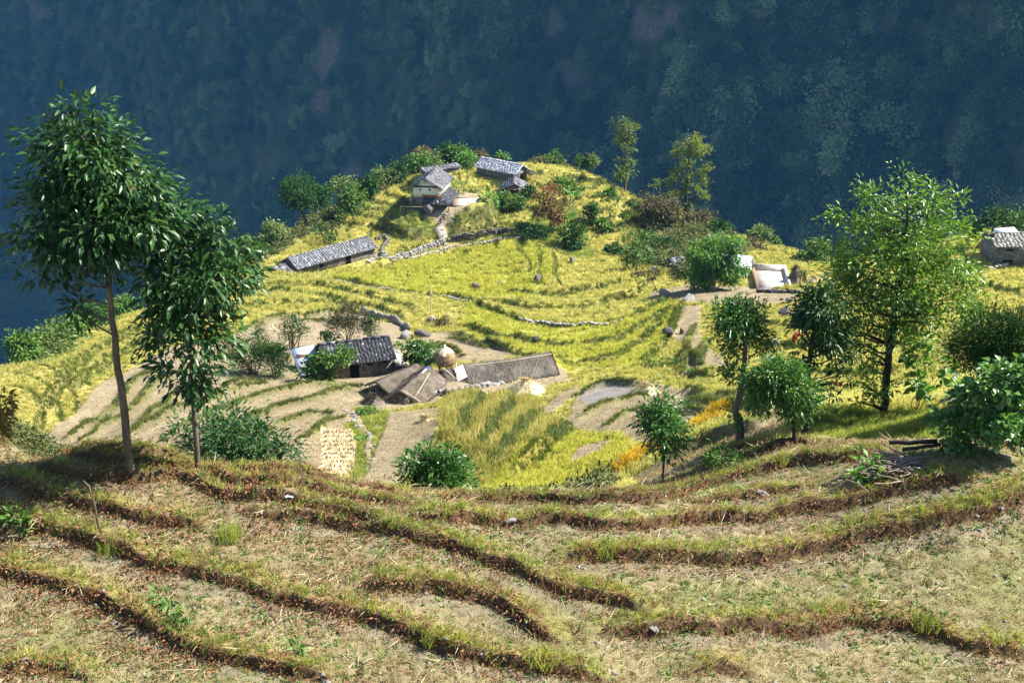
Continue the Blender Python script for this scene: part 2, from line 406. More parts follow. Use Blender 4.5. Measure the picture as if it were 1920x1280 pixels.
def tag(o, label=None, cat=None, group=None, kind=None):
    if label: o["label"] = label
    if cat: o["category"] = cat
    if group: o["group"] = group
    if kind: o["kind"] = kind
    return o
def mesh_np(name, V, F, mat, parent=None, smooth=False, mi=None):
    """one mesh object from arrays; F is (n,3) or (n,4)"""
    me = bpy.data.meshes.new(name)
    V = np.ascontiguousarray(V, np.float32); F = np.ascontiguousarray(F, np.int32)
    k = F.shape[1]
    me.vertices.add(len(V)); me.vertices.foreach_set("co", V.ravel())
    me.loops.add(F.size); me.loops.foreach_set("vertex_index", F.ravel())
    me.polygons.add(len(F))
    me.polygons.foreach_set("loop_start", np.arange(0, F.size, k, dtype=np.int32))
    me.polygons.foreach_set("loop_total", np.full(len(F), k, np.int32))
    if smooth: me.polygons.foreach_set("use_smooth", np.ones(len(F), bool))
    for m in (mat if isinstance(mat, (list, tuple)) else [mat]): me.materials.append(m)
    if mi is not None: me.polygons.foreach_set("material_index", np.asarray(mi, np.int32))
    me.update(calc_edges=True)
    o = bpy.data.objects.new(name, me); COL.objects.link(o)
    if parent is not None: o.parent = parent
    return o

# ------------------------------------------------------------------ the land as one sheet (a fan of cells, finest near the camera)
APY = -8.0
rr = [4.0]
while rr[-1] < 330:
    r = rr[-1]
    rr.append(r + (0.35 if r < 20.5 else 0.055 if r < 42 else max(0.08, r * 0.0036)))
rr = np.array(rr); NR = len(rr)
NA = 1150
aa = np.linspace(R(-47), R(47), NA)
GX = rr[:, None] * np.sin(aa)[None]; GY = APY + rr[:, None] * np.cos(aa)[None]
ir = np.unique(np.append(np.arange(0, NR, 4), NR - 1)); ia = np.unique(np.append(np.arange(0, NA, 5), NA - 1))
cz = base_z(GX[np.ix_(ir, ia)], GY[np.ix_(ir, ia)])
def upsample(c, ir, ia):
    t = np.empty((len(ir), NA)); 
    for i in range(len(ir)): t[i] = np.interp(np.arange(NA), ia, c[i])
    o = np.empty((NR, NA)); k = np.searchsorted(ir, np.arange(NR), 'right') - 1; k = np.minimum(k, len(ir) - 2)
    f = ((np.arange(NR) - ir[k]) / (ir[k + 1] - ir[k]))[:, None]
    return t[k] * (1 - f) + t[k + 1] * f
GZb = upsample(cz, ir, ia)
PADS = []      # level pads cut for houses: (cx, cy, ux, uy, half length, half width, z)
def fan_lookup(A, X, Y):
    X = np.asarray(X, float); Y = np.asarray(Y, float)
    r = np.hypot(X, Y - APY); a = np.arctan2(X, Y - APY)
    i = np.clip(np.searchsorted(rr, r, 'right') - 1, 0, NR - 2); fi = np.clip((r - rr[i]) / (rr[i + 1] - rr[i]), 0, 1)
    g = np.clip((a - aa[0]) / (aa[1] - aa[0]), 0, NA - 1.001); j = g.astype(int); fj = g - j
    return (A[i, j] * (1 - fj) + A[i, j + 1] * fj) * (1 - fi) + (A[i + 1, j] * (1 - fj) + A[i + 1, j + 1] * fj) * fi
# ------------------------------------------------------------------ house sites: centre, turn (radians), size; the ground is levelled under each
def site_ab(a, b, depth):
    A, B = W(*a), W(*b); t = (B - A)[:2]; L = np.hypot(*t); t /= L; n = np.array([-t[1], t[0]])
    c = (A + B)[:2] / 2 + n * depth / 2
    return dict(c=c, yaw=math.atan2(t[1], t[0]), L=L, D=depth, z=(A[2] + B[2]) / 2)
def site_axis(front, yaw_deg, width, length):
    """front = picture point and distance of the gable's foot; yaw = how far the ridge swings right of straight away"""
    F = W(*front); a = np.array([math.sin(R(yaw_deg)), math.cos(R(yaw_deg))])
    c = F[:2] + a * length / 2
    return dict(c=c, yaw=math.atan2(a[1], a[0]), L=length, D=width, z=F[2])
SITE = dict(
    barn=site_ab((557, 514, 127.2), (704, 488, 133.2), 2.6),
    dark=site_ab((612, 717, 80.2), (738, 701, 81.0), 2.9),
    thatch=site_ab((876, 729, 76.5), (1046, 697, 78.3), 2.2),
    aframe=site_axis((752, 764, 72.0), 21, 2.1, 3.9),
    leanto=site_axis((706, 742, 75.0), 40, 1.7, 3.6),
    knoll=site_axis((801, 393, 146.3), 10, 3.3, 5.0),
    lowshed=site_ab((797, 331, 153.5), (862, 323, 156.0), 0.9),
    slate=site_axis((977, 338, 156.5), -52, 2.5, 6.2),
    shed=site_axis((964, 368, 151.5), 1, 3.0, 3.2),
    hut=site_ab((1266, 508, 123.8), (1290, 504, 124.5), 1.2),
    white=site_axis((1404, 517, 122.2), -64, 1.9, 3.0),
    right=site_ab((1864, 503, 110.5), (1990, 494, 112.5), 3.6),
)
def pad_blend(X, Y, Z, s, m=0.5, f=1.6):
    u = (X - s['c'][0]) * math.cos(s['yaw']) + (Y - s['c'][1]) * math.sin(s['yaw'])
    v = -(X - s['c'][0]) * math.sin(s['yaw']) + (Y - s['c'][1]) * math.cos(s['yaw'])
    d = np.maximum(np.maximum(np.abs(u) - s['L'] / 2 - m, np.abs(v) - s['D'] / 2 - m), 0)
    w = np.clip(1 - d / f, 0, 1); w = w * w * (3 - 2 * w)
    return Z * (1 - w) + s['z'] * w
YARD = [W(1413, 513, 124.3), W(1471, 513, 124.3), W(1483, 539, 118.6), W(1423, 539, 118.6)]
ky = np.mean(YARD, 0); SITE_YARD = dict(c=ky[:2], yaw=0.0, L=3.4, D=5.6, z=ky[2])
COURT = [W(849, 369, 150), W(902, 370, 150), W(890, 392, 146.5), W(841, 388, 146.5)]
kc = np.mean(COURT, 0); SITE_COURT = dict(c=kc[:2], yaw=0.0, L=4.2, D=4.8, z=kc[2])
for k, s in list(SITE.items()): GZb = pad_blend(GX, GY, GZb, s)
GZb = pad_blend(GX, GY, GZb, SITE_YARD, .5, 1.2); GZb = pad_blend(GX, GY, GZb, SITE_COURT, .7, 1.4)

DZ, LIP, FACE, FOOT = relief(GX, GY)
KIND = kinds(GX, GY, GZb)
dist_ = np.sqrt(GX ** 2 + GY ** 2 + (GZb - CAMZ) ** 2)
nearw = np.clip((48 - dist_) / 12, 0, 1)
rough_ = (vnoise(GX, GY, 0.22, 31) * .018 + vnoise(GX, GY, 0.6, 32) * .03 + vnoise(GX, GY, 2.2, 33) * .07) * nearw \
    + (vnoise(GX, GY, 1.0, 34) * .05 + vnoise(GX, GY, 4.0, 35) * .14) * (1 - nearw)
rough_ += (vnoise(GX, GY, 0.16, 36) * .05) * FACE * nearw
scrubw = (KIND == SCRUB) * (1 - nearw)
rough_ += scrubw * (vnoise(GX, GY, 1.6, 37) * .5 + vnoise(GX, GY, 6, 38) * .5)
PADW = np.zeros(GX.shape)
for s in list(SITE.values()) + [SITE_YARD, SITE_COURT]: PADW = np.maximum(PADW, pad_blend(GX, GY, np.zeros(GX.shape), dict(s, z=1.0), .35, .8))
TDZ, TFACE = terracing(GX, GY, GZb, KIND)
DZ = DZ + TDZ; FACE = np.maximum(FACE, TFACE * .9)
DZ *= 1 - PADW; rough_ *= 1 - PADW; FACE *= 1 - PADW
GZ = GZb + DZ + rough_
def gz(X, Y): return fan_lookup(GZ, X, Y)
def ground(px, py, smin=12.0, smax=210.0):
    """where the ray through a picture point meets the finished ground"""
    d = ray(px, py); s = np.linspace(smin, smax, 2200)
    P = np.array([0, 0, CAMZ]) + d * s[:, None]
    b = P[:, 2] - gz(P[:, 0], P[:, 1]); k = int(np.argmax(b < 0))
    if b[k] >= 0: return P[-1]
    if k == 0: return P[0]
    f = b[k - 1] / (b[k - 1] - b[k] + 1e-9); return P[k - 1] + (P[k] - P[k - 1]) * f
def on_ground(px, s_, py=None):
    d = ray(px, py if py is not None else 700); p = np.array([0, 0, CAMZ]) + d * s_
    p[2] = float(gz(p[0], p[1])); return p

def land_colours():
    C = KCOL[KIND].copy()
    near = (KIND == NEAR)
    g1 = vnoise(GX, GY, 1.3, 41) * .5 + vnoise(GX, GY, 0.5, 42) * .3 + vnoise(GX, GY, 4, 43) * .4
    def blend(mask, col):
        nonlocal C
        C = C * (1 - mask[..., None]) + np.array(col) * mask[..., None]
    blend(np.clip(g1 * 1.3, 0, 1) * .75 * near, (.155, .185, .05))
    blend(np.clip(-g1, 0, 1) * .6 * near, (.27, .18, .12))
    ins = near | (KIND == BARE) | (KIND == GRASS)
    gg = vnoise(GX, GY, 2.2, 44) * .5 + .5
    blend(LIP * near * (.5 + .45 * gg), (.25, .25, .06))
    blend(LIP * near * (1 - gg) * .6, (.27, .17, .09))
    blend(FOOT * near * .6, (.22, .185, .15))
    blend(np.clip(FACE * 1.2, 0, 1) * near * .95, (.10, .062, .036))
    b = (KIND == BARE) | (KIND == PLOUGH) | (KIND == SOIL)
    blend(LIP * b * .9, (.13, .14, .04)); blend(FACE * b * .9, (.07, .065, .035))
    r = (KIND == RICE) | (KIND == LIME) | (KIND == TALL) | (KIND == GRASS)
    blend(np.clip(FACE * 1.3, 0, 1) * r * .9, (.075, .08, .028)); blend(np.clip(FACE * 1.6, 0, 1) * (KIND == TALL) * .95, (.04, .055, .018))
    v = vnoise(GX, GY, 7, 45) * .5 + vnoise(GX, GY, 2.5, 46) * .5
    blend(np.clip(v, 0, 1) * .5 * (KIND == RICE), (.50, .40, .15))
    blend(np.clip(-v, 0, 1) * .5 * (KIND == RICE), (.42, .40, .05))
    blend(np.clip(v, 0, 1) * .35 * (KIND == LIME), (.50, .41, .07))
    blend(np.clip(v, 0, 1) * .4 * (KIND == BARE), (.24, .20, .10))
    blend(np.clip(-v, 0, 1) * .5 * (KIND == SCRUB), (.13, .11, .05))
    return C
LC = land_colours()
m_land, n_, l_, b_ = new_mat("land", 0.95, 0.1)
att = n_.new("ShaderNodeAttribute"); att.attribute_name = "Col"
P_ = n_pos(n_)
f1 = n_noise(n_, l_, P_, 9.0, 6, .7); f2 = n_noise(n_, l_, P_, 1.1, 4, .6); f3 = n_noise(n_, l_, P_, 38.0, 3, .6)
c1 = n_mix(n_, l_, 1.0, att.outputs["Color"], n_ramp(n_, l_, f1, [(.25, (.55, .52, .48)), (.5, (1, 1, 1)), (.78, (1.4, 1.36, 1.25))]), 'MULTIPLY')
c2 = n_mix(n_, l_, 1.0, c1, n_ramp(n_, l_, f2, [(.3, (.8, .8, .76)), (.7, (1.15, 1.14, 1.1))]), 'MULTIPLY')
c3 = n_mix(n_, l_, 1.0, c2, n_ramp(n_, l_, f3, [(.3, (.75, .73, .7)), (.7, (1.25, 1.24, 1.2))]), 'MULTIPLY')
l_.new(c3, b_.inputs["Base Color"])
ad = n_.new("ShaderNodeMath"); ad.operation = 'ADD'; l_.new(f1, ad.inputs[0]); l_.new(f3, ad.inputs[1])
n_bump(n_, l_, b_, ad.outputs[0], .8, .06)

idx = np.arange(NR * NA).reshape(NR, NA)
F = np.stack([idx[:-1, :-1], idx[:-1, 1:], idx[1:, 1:], idx[1:, :-1]], -1).reshape(-1, 4)[:, ::-1]
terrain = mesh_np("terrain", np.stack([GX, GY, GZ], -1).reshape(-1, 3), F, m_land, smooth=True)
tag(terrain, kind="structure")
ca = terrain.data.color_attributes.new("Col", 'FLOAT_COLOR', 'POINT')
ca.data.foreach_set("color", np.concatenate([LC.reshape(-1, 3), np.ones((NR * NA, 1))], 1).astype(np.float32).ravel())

# ------------------------------------------------------------------ far side of the gorge: a steep forested mountainside in the shade of its own ridge
HX = np.linspace(-400, 400, 300); HT = np.linspace(0, 1, 240)
hx, ht = np.meshgrid(HX, HT)
HZ0, HZ1, HS, HK = -110.0, 330.0, math.tan(R(66)), 1.8
def hill_xyz(x, t):
    z = HZ0 + (HZ1 - HZ0) * t
    y = 395 + (z + 100) / HS - 0.6 * x
    gul = vnoise(x, z * .12, 34, 51) * 14 + vnoise(x, z * .2, 13, 52) * 7 + vnoise(x + z * .1, z * .05, 5.5, 59) * 4.5 + vnoise(x, z, 40, 53) * 7 + vnoise(x, z, 6, 54) * 1.2
    return x * HK, (y + gul) * HK, CAMZ + (z - CAMZ) * HK
hx0 = hx
hx, hy, hz = hill_xyz(hx, ht)
def rock_mask(x, z, y):
    px, py = project(x, y, z); r = np.zeros(np.shape(x))
    for cx, cy, rx, ry, s in ((600,90,26,70,1),(600,190,24,30,.8),(520,180,75,60,.42),(480,300,60,40,.3),(1000,60,60,40,.7),(1240,45,50,45,.7),(1050,140,60,30,.5),(1225,195,30,45,.5),(1590,345,45,45,.9),(1600,420,30,40,.5),(660,330,40,60,.5),(60,30,60,40,.4),(1400,30,60,30,.3)):
        d = ((px - cx) / rx) ** 2 + ((py - cy) / ry) ** 2
        r = np.maximum(r, s * np.clip(.75 - d * .7 + vnoise(x, z * .45, 5, 56) * .75 + vnoise(x, z * .5, 14, 57) * .7, 0, 1))
    return r
rk = rock_mask(hx, hz, hy)
m_hill, n_, l_, b_ = new_mat("mountainside", 0.95, 0.05)
att = n_.new("ShaderNodeAttribute"); att.attribute_name = "Rock"
P_ = n_pos(n_)
f1 = n_noise(n_, l_, P_, .14, 6, .7); f2 = n_noise(n_, l_, P_, .6, 5, .7)
gcol = n_ramp(n_, l_, f1, [(.3, (.02, .03, .012)), (.5, (.04, .05, .02)), (.7, (.075, .07, .03))])
rcol = n_ramp(n_, l_, f2, [(.25, (.045, .036, .024)), (.5, (.105, .08, .055)), (.75, (.30, .25, .20))])
l_.new(n_mix(n_, l_, n_map(n_, l_, att.outputs["Fac"], .15, .55, 0, 1), gcol, rcol), b_.inputs["Base Color"])
n_bump(n_, l_, b_, f2, 1.0, .8)
idx = np.arange(hx.size).reshape(hx.shape)
F = np.stack([idx[:-1, :-1], idx[:-1, 1:], idx[1:, 1:], idx[1:, :-1]], -1).reshape(-1, 4)
hill = mesh_np("mountainside", np.stack([hx, hy, hz], -1).reshape(-1, 3), F, m_hill, smooth=True)
tag(hill, kind="structure")
ra = hill.data.attributes.new("Rock", 'FLOAT', 'POINT'); ra.data.foreach_set("value", rk.astype(np.float32).ravel())
# the gorge floor between the spur and the mountainside
gx, gy = np.meshgrid(np.linspace(-740, 740, 60), np.linspace(150, 1250, 40))
gzz = -262 + vnoise(gx, gy, 40, 58) * 6 - 8 * np.exp(-((gy - 330) / 40) ** 2)
idx = np.arange(gx.size).reshape(gx.shape)
F = np.stack([idx[:-1, :-1], idx[:-1, 1:], idx[1:, 1:], idx[1:, :-1]], -1).reshape(-1, 4)
tag(mesh_np("gorge_floor", np.stack([gx, gy, gzz], -1).reshape(-1, 3), F, m_hill, smooth=True), kind="structure")

# ------------------------------------------------------------------ valley haze
m_haze = bpy.data.materials.new("valley_haze"); m_haze.use_nodes = True
hn, hl = m_haze.node_tree.nodes, m_haze.node_tree.links
hn.remove(hn["Principled BSDF"])
pv = hn.new("ShaderNodeVolumePrincipled")
pv.inputs["Color"].default_value = (.13, .47, 1.0, 1)
pv.inputs["Density"].default_value = 0.00008
pv.inputs["Anisotropy"].default_value = 0.0
hl.new(pv.outputs[0], hn["Material Output"].inputs["Volume"])
bx0, bx1 = np.array([-780., -60., -300.]), np.array([780., 1500., 540.])
V = np.array([[(bx0[0], bx1[0])[i & 1], (bx0[1], bx1[1])[i >> 1 & 1], (bx0[2], bx1[2])[i >> 2]] for i in range(8)])
F = np.array([(0, 2, 3, 1), (4, 5, 7, 6), (0, 1, 5, 4), (2, 6, 7, 3), (0, 4, 6, 2), (1, 3, 7, 5)])
haze = mesh_np("haze", V, F, m_haze); tag(haze, kind="stuff", label="thin blue haze in the air of the valley")
# ------------------------------------------------------------------ plant materials
def leaf_mat(name, stops, rough=.5, spec=.35, trans=.25, per_object=False, tcol=None, bigscale=.45):
    m, n, l, b = new_mat(name, rough, spec)
    if per_object: rnd = n.new("ShaderNodeObjectInfo").outputs["Random"]
    else: rnd = n.new("ShaderNodeNewGeometry").outputs["Random Per Island"]
    pos = n_pos(n)
    big = n_noise(n, l, pos, bigscale, 2, .5)
    a = n.new("ShaderNodeMath"); a.operation = 'MULTIPLY_ADD'
    l.new(rnd, a.inputs[0]); a.inputs[1].default_value = .62; 
    s = n_map(n, l, big, .3, .7, 0, .38); l.new(s, a.inputs[2])
    k = len(stops)
    col = n_ramp(n, l, a.outputs[0], [(.05 + .9 * i / max(1, k - 1), c) for i, c in enumerate(stops)])
    l.new(col, b.inputs["Base Color"])
    if trans > 0:
        t = n.new("ShaderNodeBsdfTranslucent")
        l.new(n_mix(n, l, 1.0, col, tcol or (1.5, 1.7, .7), 'MULTIPLY'), t.inputs["Color"])
        mx = n.new("ShaderNodeMixShader"); mx.inputs[0].default_value = trans
        l.new(b.outputs[0], mx.inputs[1]); l.new(t.outputs[0], mx.inputs[2])
        l.new(mx.outputs[0], n["Material Output"].inputs[0])
    return m
G = lambda *a: [tuple(x) for x in a]
M = {}
M['dark_glossy'] = leaf_mat("dark_glossy_leaf", G((.012,.036,.009),(.025,.07,.015),(.06,.13,.028)), .38, .28, .14)
M['glossy'] = leaf_mat("glossy_leaf", G((.025,.07,.013),(.05,.13,.022),(.10,.20,.035)), .32, .38, .25)
M['bright'] = leaf_mat("bright_leaf", G((.055,.12,.016),(.11,.205,.026),(.20,.30,.045)), .38, .45, .30)
M['mid'] = leaf_mat("mid_green_leaf", G((.032,.082,.012),(.07,.15,.022),(.15,.22,.042)), .5, .2, .2)
M['fresh'] = leaf_mat("fresh_green_leaf", G((.05,.12,.02),(.09,.2,.03),(.15,.28,.05)), .5, .4, .3)
M['conifer'] = leaf_mat("conifer_leaf", G((.012,.042,.007),(.03,.08,.013),(.075,.135,.026)), .6, .12, .15)
M['broom'] = leaf_mat("broom_leaf", G((.05,.055,.025),(.075,.075,.035),(.11,.095,.045)), .7, .2, .15)
M['greygreen'] = leaf_mat("grey_green_leaf", G((.06,.10,.028),(.12,.17,.045),(.22,.26,.085)), .55, .2, .2)
M['yellowgreen'] = leaf_mat("yellow_green_leaf", G((.09,.12,.02),(.16,.19,.03),(.24,.25,.05)), .6, .3, .35)
M['rust'] = leaf_mat("rust_leaf", G((.07,.07,.02),(.17,.09,.035),(.30,.14,.05)), .6, .3, .25)
M['brownscrub'] = leaf_mat("brown_scrub", G((.05,.05,.02),(.10,.085,.04),(.17,.13,.07)), .7, .2, .2)
M['autumn'] = leaf_mat("autumn_leaf", G((.06,.08,.015),(.16,.12,.02),(.26,.13,.03)), .45, .4, .3)
M['grass'] = leaf_mat("green_grass", G((.14,.18,.035),(.26,.29,.06),(.42,.39,.11)), .6, .3, .35, True)
M['drygrass'] = leaf_mat("dry_grass", G((.20,.15,.07),(.34,.26,.13),(.48,.39,.20)), .7, .2, .25, True, (1.2,1.1,.8))
M['weed'] = leaf_mat("small_weed", G((.08,.14,.03),(.14,.22,.05),(.22,.28,.09)), .5, .4, .3, True)
M['litter'] = leaf_mat("brown_litter", G((.10,.048,.025),(.22,.105,.048),(.36,.20,.10)), .7, .2, .15, True, (1.2,.9,.6))
M['rice'] = leaf_mat("ripe_rice", G((.42,.42,.11),(.50,.48,.14),(.55,.51,.22)), .7, .15, .5, True, (1.1,1.05,.7))
M['limerice'] = leaf_mat("half_ripe_rice", G((.40,.42,.07),(.48,.48,.09),(.55,.51,.13)), .7, .15, .5, True, (1.1,1.08,.65))
M['tallrice'] = leaf_mat("tall_sparse_rice", G((.30,.32,.08),(.42,.39,.11),(.48,.41,.17)), .7, .15, .45, True, (1.1,1.05,.7))
M['orange'] = leaf_mat("orange_millet", G((.55,.36,.03),(.64,.44,.05),(.62,.48,.08)), .7, .15, .3, True, (1.1,1.0,.4))
M['straw'] = leaf_mat("cut_straw", G((.52,.42,.24),(.68,.57,.34),(.78,.68,.46)), .75, .15, .15, False, (1.1,1.0,.8))
M['strawpale'] = leaf_mat("pale_straw", G((.42,.33,.18),(.56,.46,.28),(.68,.58,.38)), .75, .15, .1, True, (1.1,1.0,.8))
M['undergrowth'] = leaf_mat("undergrowth_leaf", G((.06,.08,.025),(.11,.125,.04),(.19,.17,.065)), .65, .25, .2, True)
M['forest'] = leaf_mat("forest_leaf", G((.022,.045,.014),(.085,.135,.04),(.30,.36,.15)), .7, .15, .2, True, None, .016)

def bark_mat(name, a, b_, scale=9.0):
    m, n, l, b = new_mat(name, .9, .15)
    p = n_obj(n); mp = n.new("ShaderNodeMapping"); mp.inputs["Scale"].default_value = (1, 1, .35); l.new(p, mp.inputs[0])
    f = n_noise(n, l, mp.outputs[0], scale, 6, .7)
    l.new(n_ramp(n, l, f, [(.3, a), (.7, b_)]), b.inputs["Base Color"]); n_bump(n, l, b, f, .8, .03)
    return m
M['bark'] = bark_mat("grey_brown_bark", (.055,.042,.03), (.17,.135,.095))
M['bark_dark'] = bark_mat("dark_bark", (.018,.014,.011), (.06,.05,.04))
M['twig'] = bark_mat("dry_twig", (.14,.10,.07), (.36,.29,.22), 20)

# ------------------------------------------------------------------ plant geometry
def nrm(v): return v / (np.linalg.norm(v, axis=-1, keepdims=True) + 1e-9)
def leaves(pos, dirv, length, width, fold=.22, droop=.18, fine=False, rng=RNG):
    """a folded, drooping blade per row; returns verts, tris"""
    n = len(pos); dirv = nrm(dirv)
    up = np.tile(np.array([0, 0, 1.0]), (n, 1)) + rng.normal(0, .45, (n, 3))
    side = nrm(np.cross(dirv, up)); nor = np.cross(side, dirv)
    L = np.broadcast_to(np.asarray(length, float), (n,))[:, None]; Wd = np.broadcast_to(np.asarray(width, float), (n,))[:, None]
    b = pos; t = pos + dirv * L - nor * L * droop
    mid = pos + dirv * L * .45
    l = mid + side * Wd / 2 + nor * Wd * fold; r = mid - side * Wd / 2 + nor * Wd * fold
    if not fine:
        V = np.stack([b, r, t, l], 1).reshape(-1, 3); k = np.arange(n)[:, None] * 4
        F = np.concatenate([k + [0, 1, 2], k + [0, 2, 3]], 1).reshape(-1, 3)
    else:
        m = mid
        V = np.stack([b, r, t, l, m], 1).reshape(-1, 3); k = np.arange(n)[:, None] * 5
        F = np.concatenate([k + [0, 1, 4], k + [0, 4, 3], k + [4, 1, 2], k + [4, 2, 3]], 1).reshape(-1, 3)
    return V, F
def tube(path, rad, sides=6):
    path = np.asarray(path, float); n = len(path); rad = np.broadcast_to(np.asarray(rad, float), (n,))
    t = np.gradient(path, axis=0); t = nrm(t)
    a = nrm(np.cross(t, np.array([.31, .95, .1]))); b = np.cross(t, a)
    th = np.linspace(0, 2 * np.pi, sides, endpoint=False)
    V = (path[:, None] + rad[:, None, None] * (a[:, None] * np.cos(th)[None, :, None] + b[:, None] * np.sin(th)[None, :, None])).reshape(-1, 3)
    F = []
    for i in range(n - 1):
        for j in range(sides):
            p, q = i * sides + j, i * sides + (j + 1) % sides
            F += [(p, q, q + sides), (p, q + sides, p + sides)]
    o = (n - 1) * sides
    F += [(o, o + j, o + j + 1) for j in range(1, sides - 1)]
    return V, np.array(F)
def merge(parts):
    Vs, Fs, k = [], [], 0
    for V, F in parts:
        Vs.append(V); Fs.append(F + k); k += len(V)
    return np.concatenate(Vs), np.concatenate(Fs)
def bend(a, b, k=5, amp=.06, rng=RNG, sag=0):
    a, b = np.asarray(a, float), np.asarray(b, float); u = np.linspace(0, 1, k)[:, None]
    L = np.linalg.norm(b - a); p = a + (b - a) * u
    p[1:-1] += rng.normal(0, amp * L, (k - 2, 3)) * .6
    p[:, 2] += sag * L * np.sin(u[:, 0] * np.pi)
    return p
def rot_empty(name, loc, label, cat, group=None):
    e = bpy.data.objects.new(name, None); COL.objects.link(e); e.location = tuple(map(float, loc)); e.empty_display_size = .3
    return tag(e, label, cat, group)
class Px:
    """picture offsets at a plant's own distance turned into metres about its foot"""
    def __init__(s, base):
        s.base = np.asarray(base, float); s.Y = s.base[1]
    def at(s, px, py, dy=0.0):
        d = ray(px, py); return d * ((s.Y + dy) / d[1]) + np.array([0, 0, CAMZ]) - s.base
    def m(s):
        return np.linalg.norm(s.base - [0, 0, CAMZ]) / FPX
def plant(name, label, cat, base, blobs, leaf, n, mat, bark='bark', trunk=None, r0=.06, r1=.015, group=None, seed=1, aspect=.36, droop=.45, fill=.45,
          clump=.30, clusters=None, fine=False, limbs=5, up=.25, depth=1.0, jitter=.5, extra=None, stems=0, tips=None):
    """a plant: root Empty > crown of single leaves in uneven clumps, trunk with limbs.  blobs: (px, py, rx, ry[, dy]) seen in the picture"""
    rng = np.random.default_rng(seed); q = Px(base); mm = q.m()
    root = rot_empty(name, base, label, cat, group)
    vol = np.array([b[2] * b[3] for b in blobs], float); vol /= vol.sum()
    cen, sig, own = [], [], []
    nc = clusters or max(5, n // 45)
    for i, b in enumerate(blobs):
        c = q.at(b[0], b[1], b[4] if len(b) > 4 else rng.normal(0, .25) * b[2] * mm); rx, rz = b[2] * mm, b[3] * mm
        k = max(2, int(round(nc * vol[i])))
        d = nrm(rng.normal(size=(k, 3))); rad = rng.uniform(fill, 1, (k, 1)) ** .7
        cen.append(c + d * rad * [rx, rx * depth, rz]); sig.append(np.full(k, clump * math.sqrt(rx * rz))); own += [i] * k
    cen = np.concatenate(cen); sig = np.concatenate(sig) * rng.uniform(.6, 1.35, len(cen)); own = np.array(own)
    wgt = sig ** 1.5 * rng.uniform(.5, 1.5, len(cen)); wgt /= wgt.sum()
    ci = rng.choice(len(cen), n, p=wgt)
    off = rng.normal(size=(n, 3)) * sig[ci][:, None] * [1, 1, .75]
    pos = cen[ci] + off
    bc = np.array([q.at(b[0], b[1]) for b in blobs])[own[ci]]
    dirv = nrm(off) * .8 + nrm(pos - bc) * .7 + rng.normal(0, jitter, (n, 3)); dirv = nrm(dirv); dirv[:, 2] += up - droop
    L = leaf * rng.uniform(.6, 1.25, n)
    parts = [leaves(pos, dirv, L, L * aspect, fine=fine, rng=rng)]
    crown = mesh_np("crown" if cat == 'tree' or bark else "foliage", *merge(parts), M[mat], root)
    if tips:
        t = rng.choice(n, tips[0], replace=False, p=None)
        mesh_np("young_leaves", *leaves(pos[t] + nrm(pos[t] - bc[t]) * leaf * .5, dirv[t] + [0, 0, .5], L[t] * .9, L[t] * aspect, rng=rng), M[tips[1]], root)
    # trunk and limbs
    tp = [np.zeros(3)] if trunk is None else [q.at(*t) for t in trunk]
    if trunk is None: tp = [np.zeros(3), cen.mean(0) * [.6, .6, .75]]
    tp[0] = tp[0] * [1, 1, 0] + [0, 0, -.25]
    tp = np.array(tp); u = np.linspace(0, 1, len(tp)); uu = np.linspace(0, 1, max(6, len(tp) * 3))
    path = np.stack([np.interp(uu, u, tp[:, k]) for k in range(3)], 1)
    path[1:-1] += rng.normal(0, r0 * .10, (len(path) - 2, 3))
    wood = [tube(path, np.linspace(r0, r1, len(path)), 7)]
    for i in range(stems):
        a = path[0] + rng.normal(0, r0 * 1.5, 3) * [1, 1, 0]; wood.append(tube(bend(a, cen[rng.integers(len(cen))], 5, .05, rng), np.linspace(r0 * .7, r1 * .5, 5), 5))
    for i in range(len(blobs)):
        ks = np.where(own == i)[0]
        for k in rng.choice(ks, min(len(ks), limbs), replace=False):
            tgt = cen[k]; h = np.clip(tgt[2] - .3 * np.hypot(*(tgt[:2] - path[len(path) // 2][:2])), path[1][2], path[-1][2])
            j = int(np.argmin(np.abs(path[:, 2] - h))); ra = np.interp(j / (len(path) - 1), [0, 1], [r0, r1]) * .38
            wood.append(tube(bend(path[j], tgt, 5, .05, rng), np.linspace(ra, max(.006, ra * .25), 5), 5))
    if bark: mesh_np("trunk" if cat == 'tree' else "stems", *merge(wood), M[bark], root)
    return root

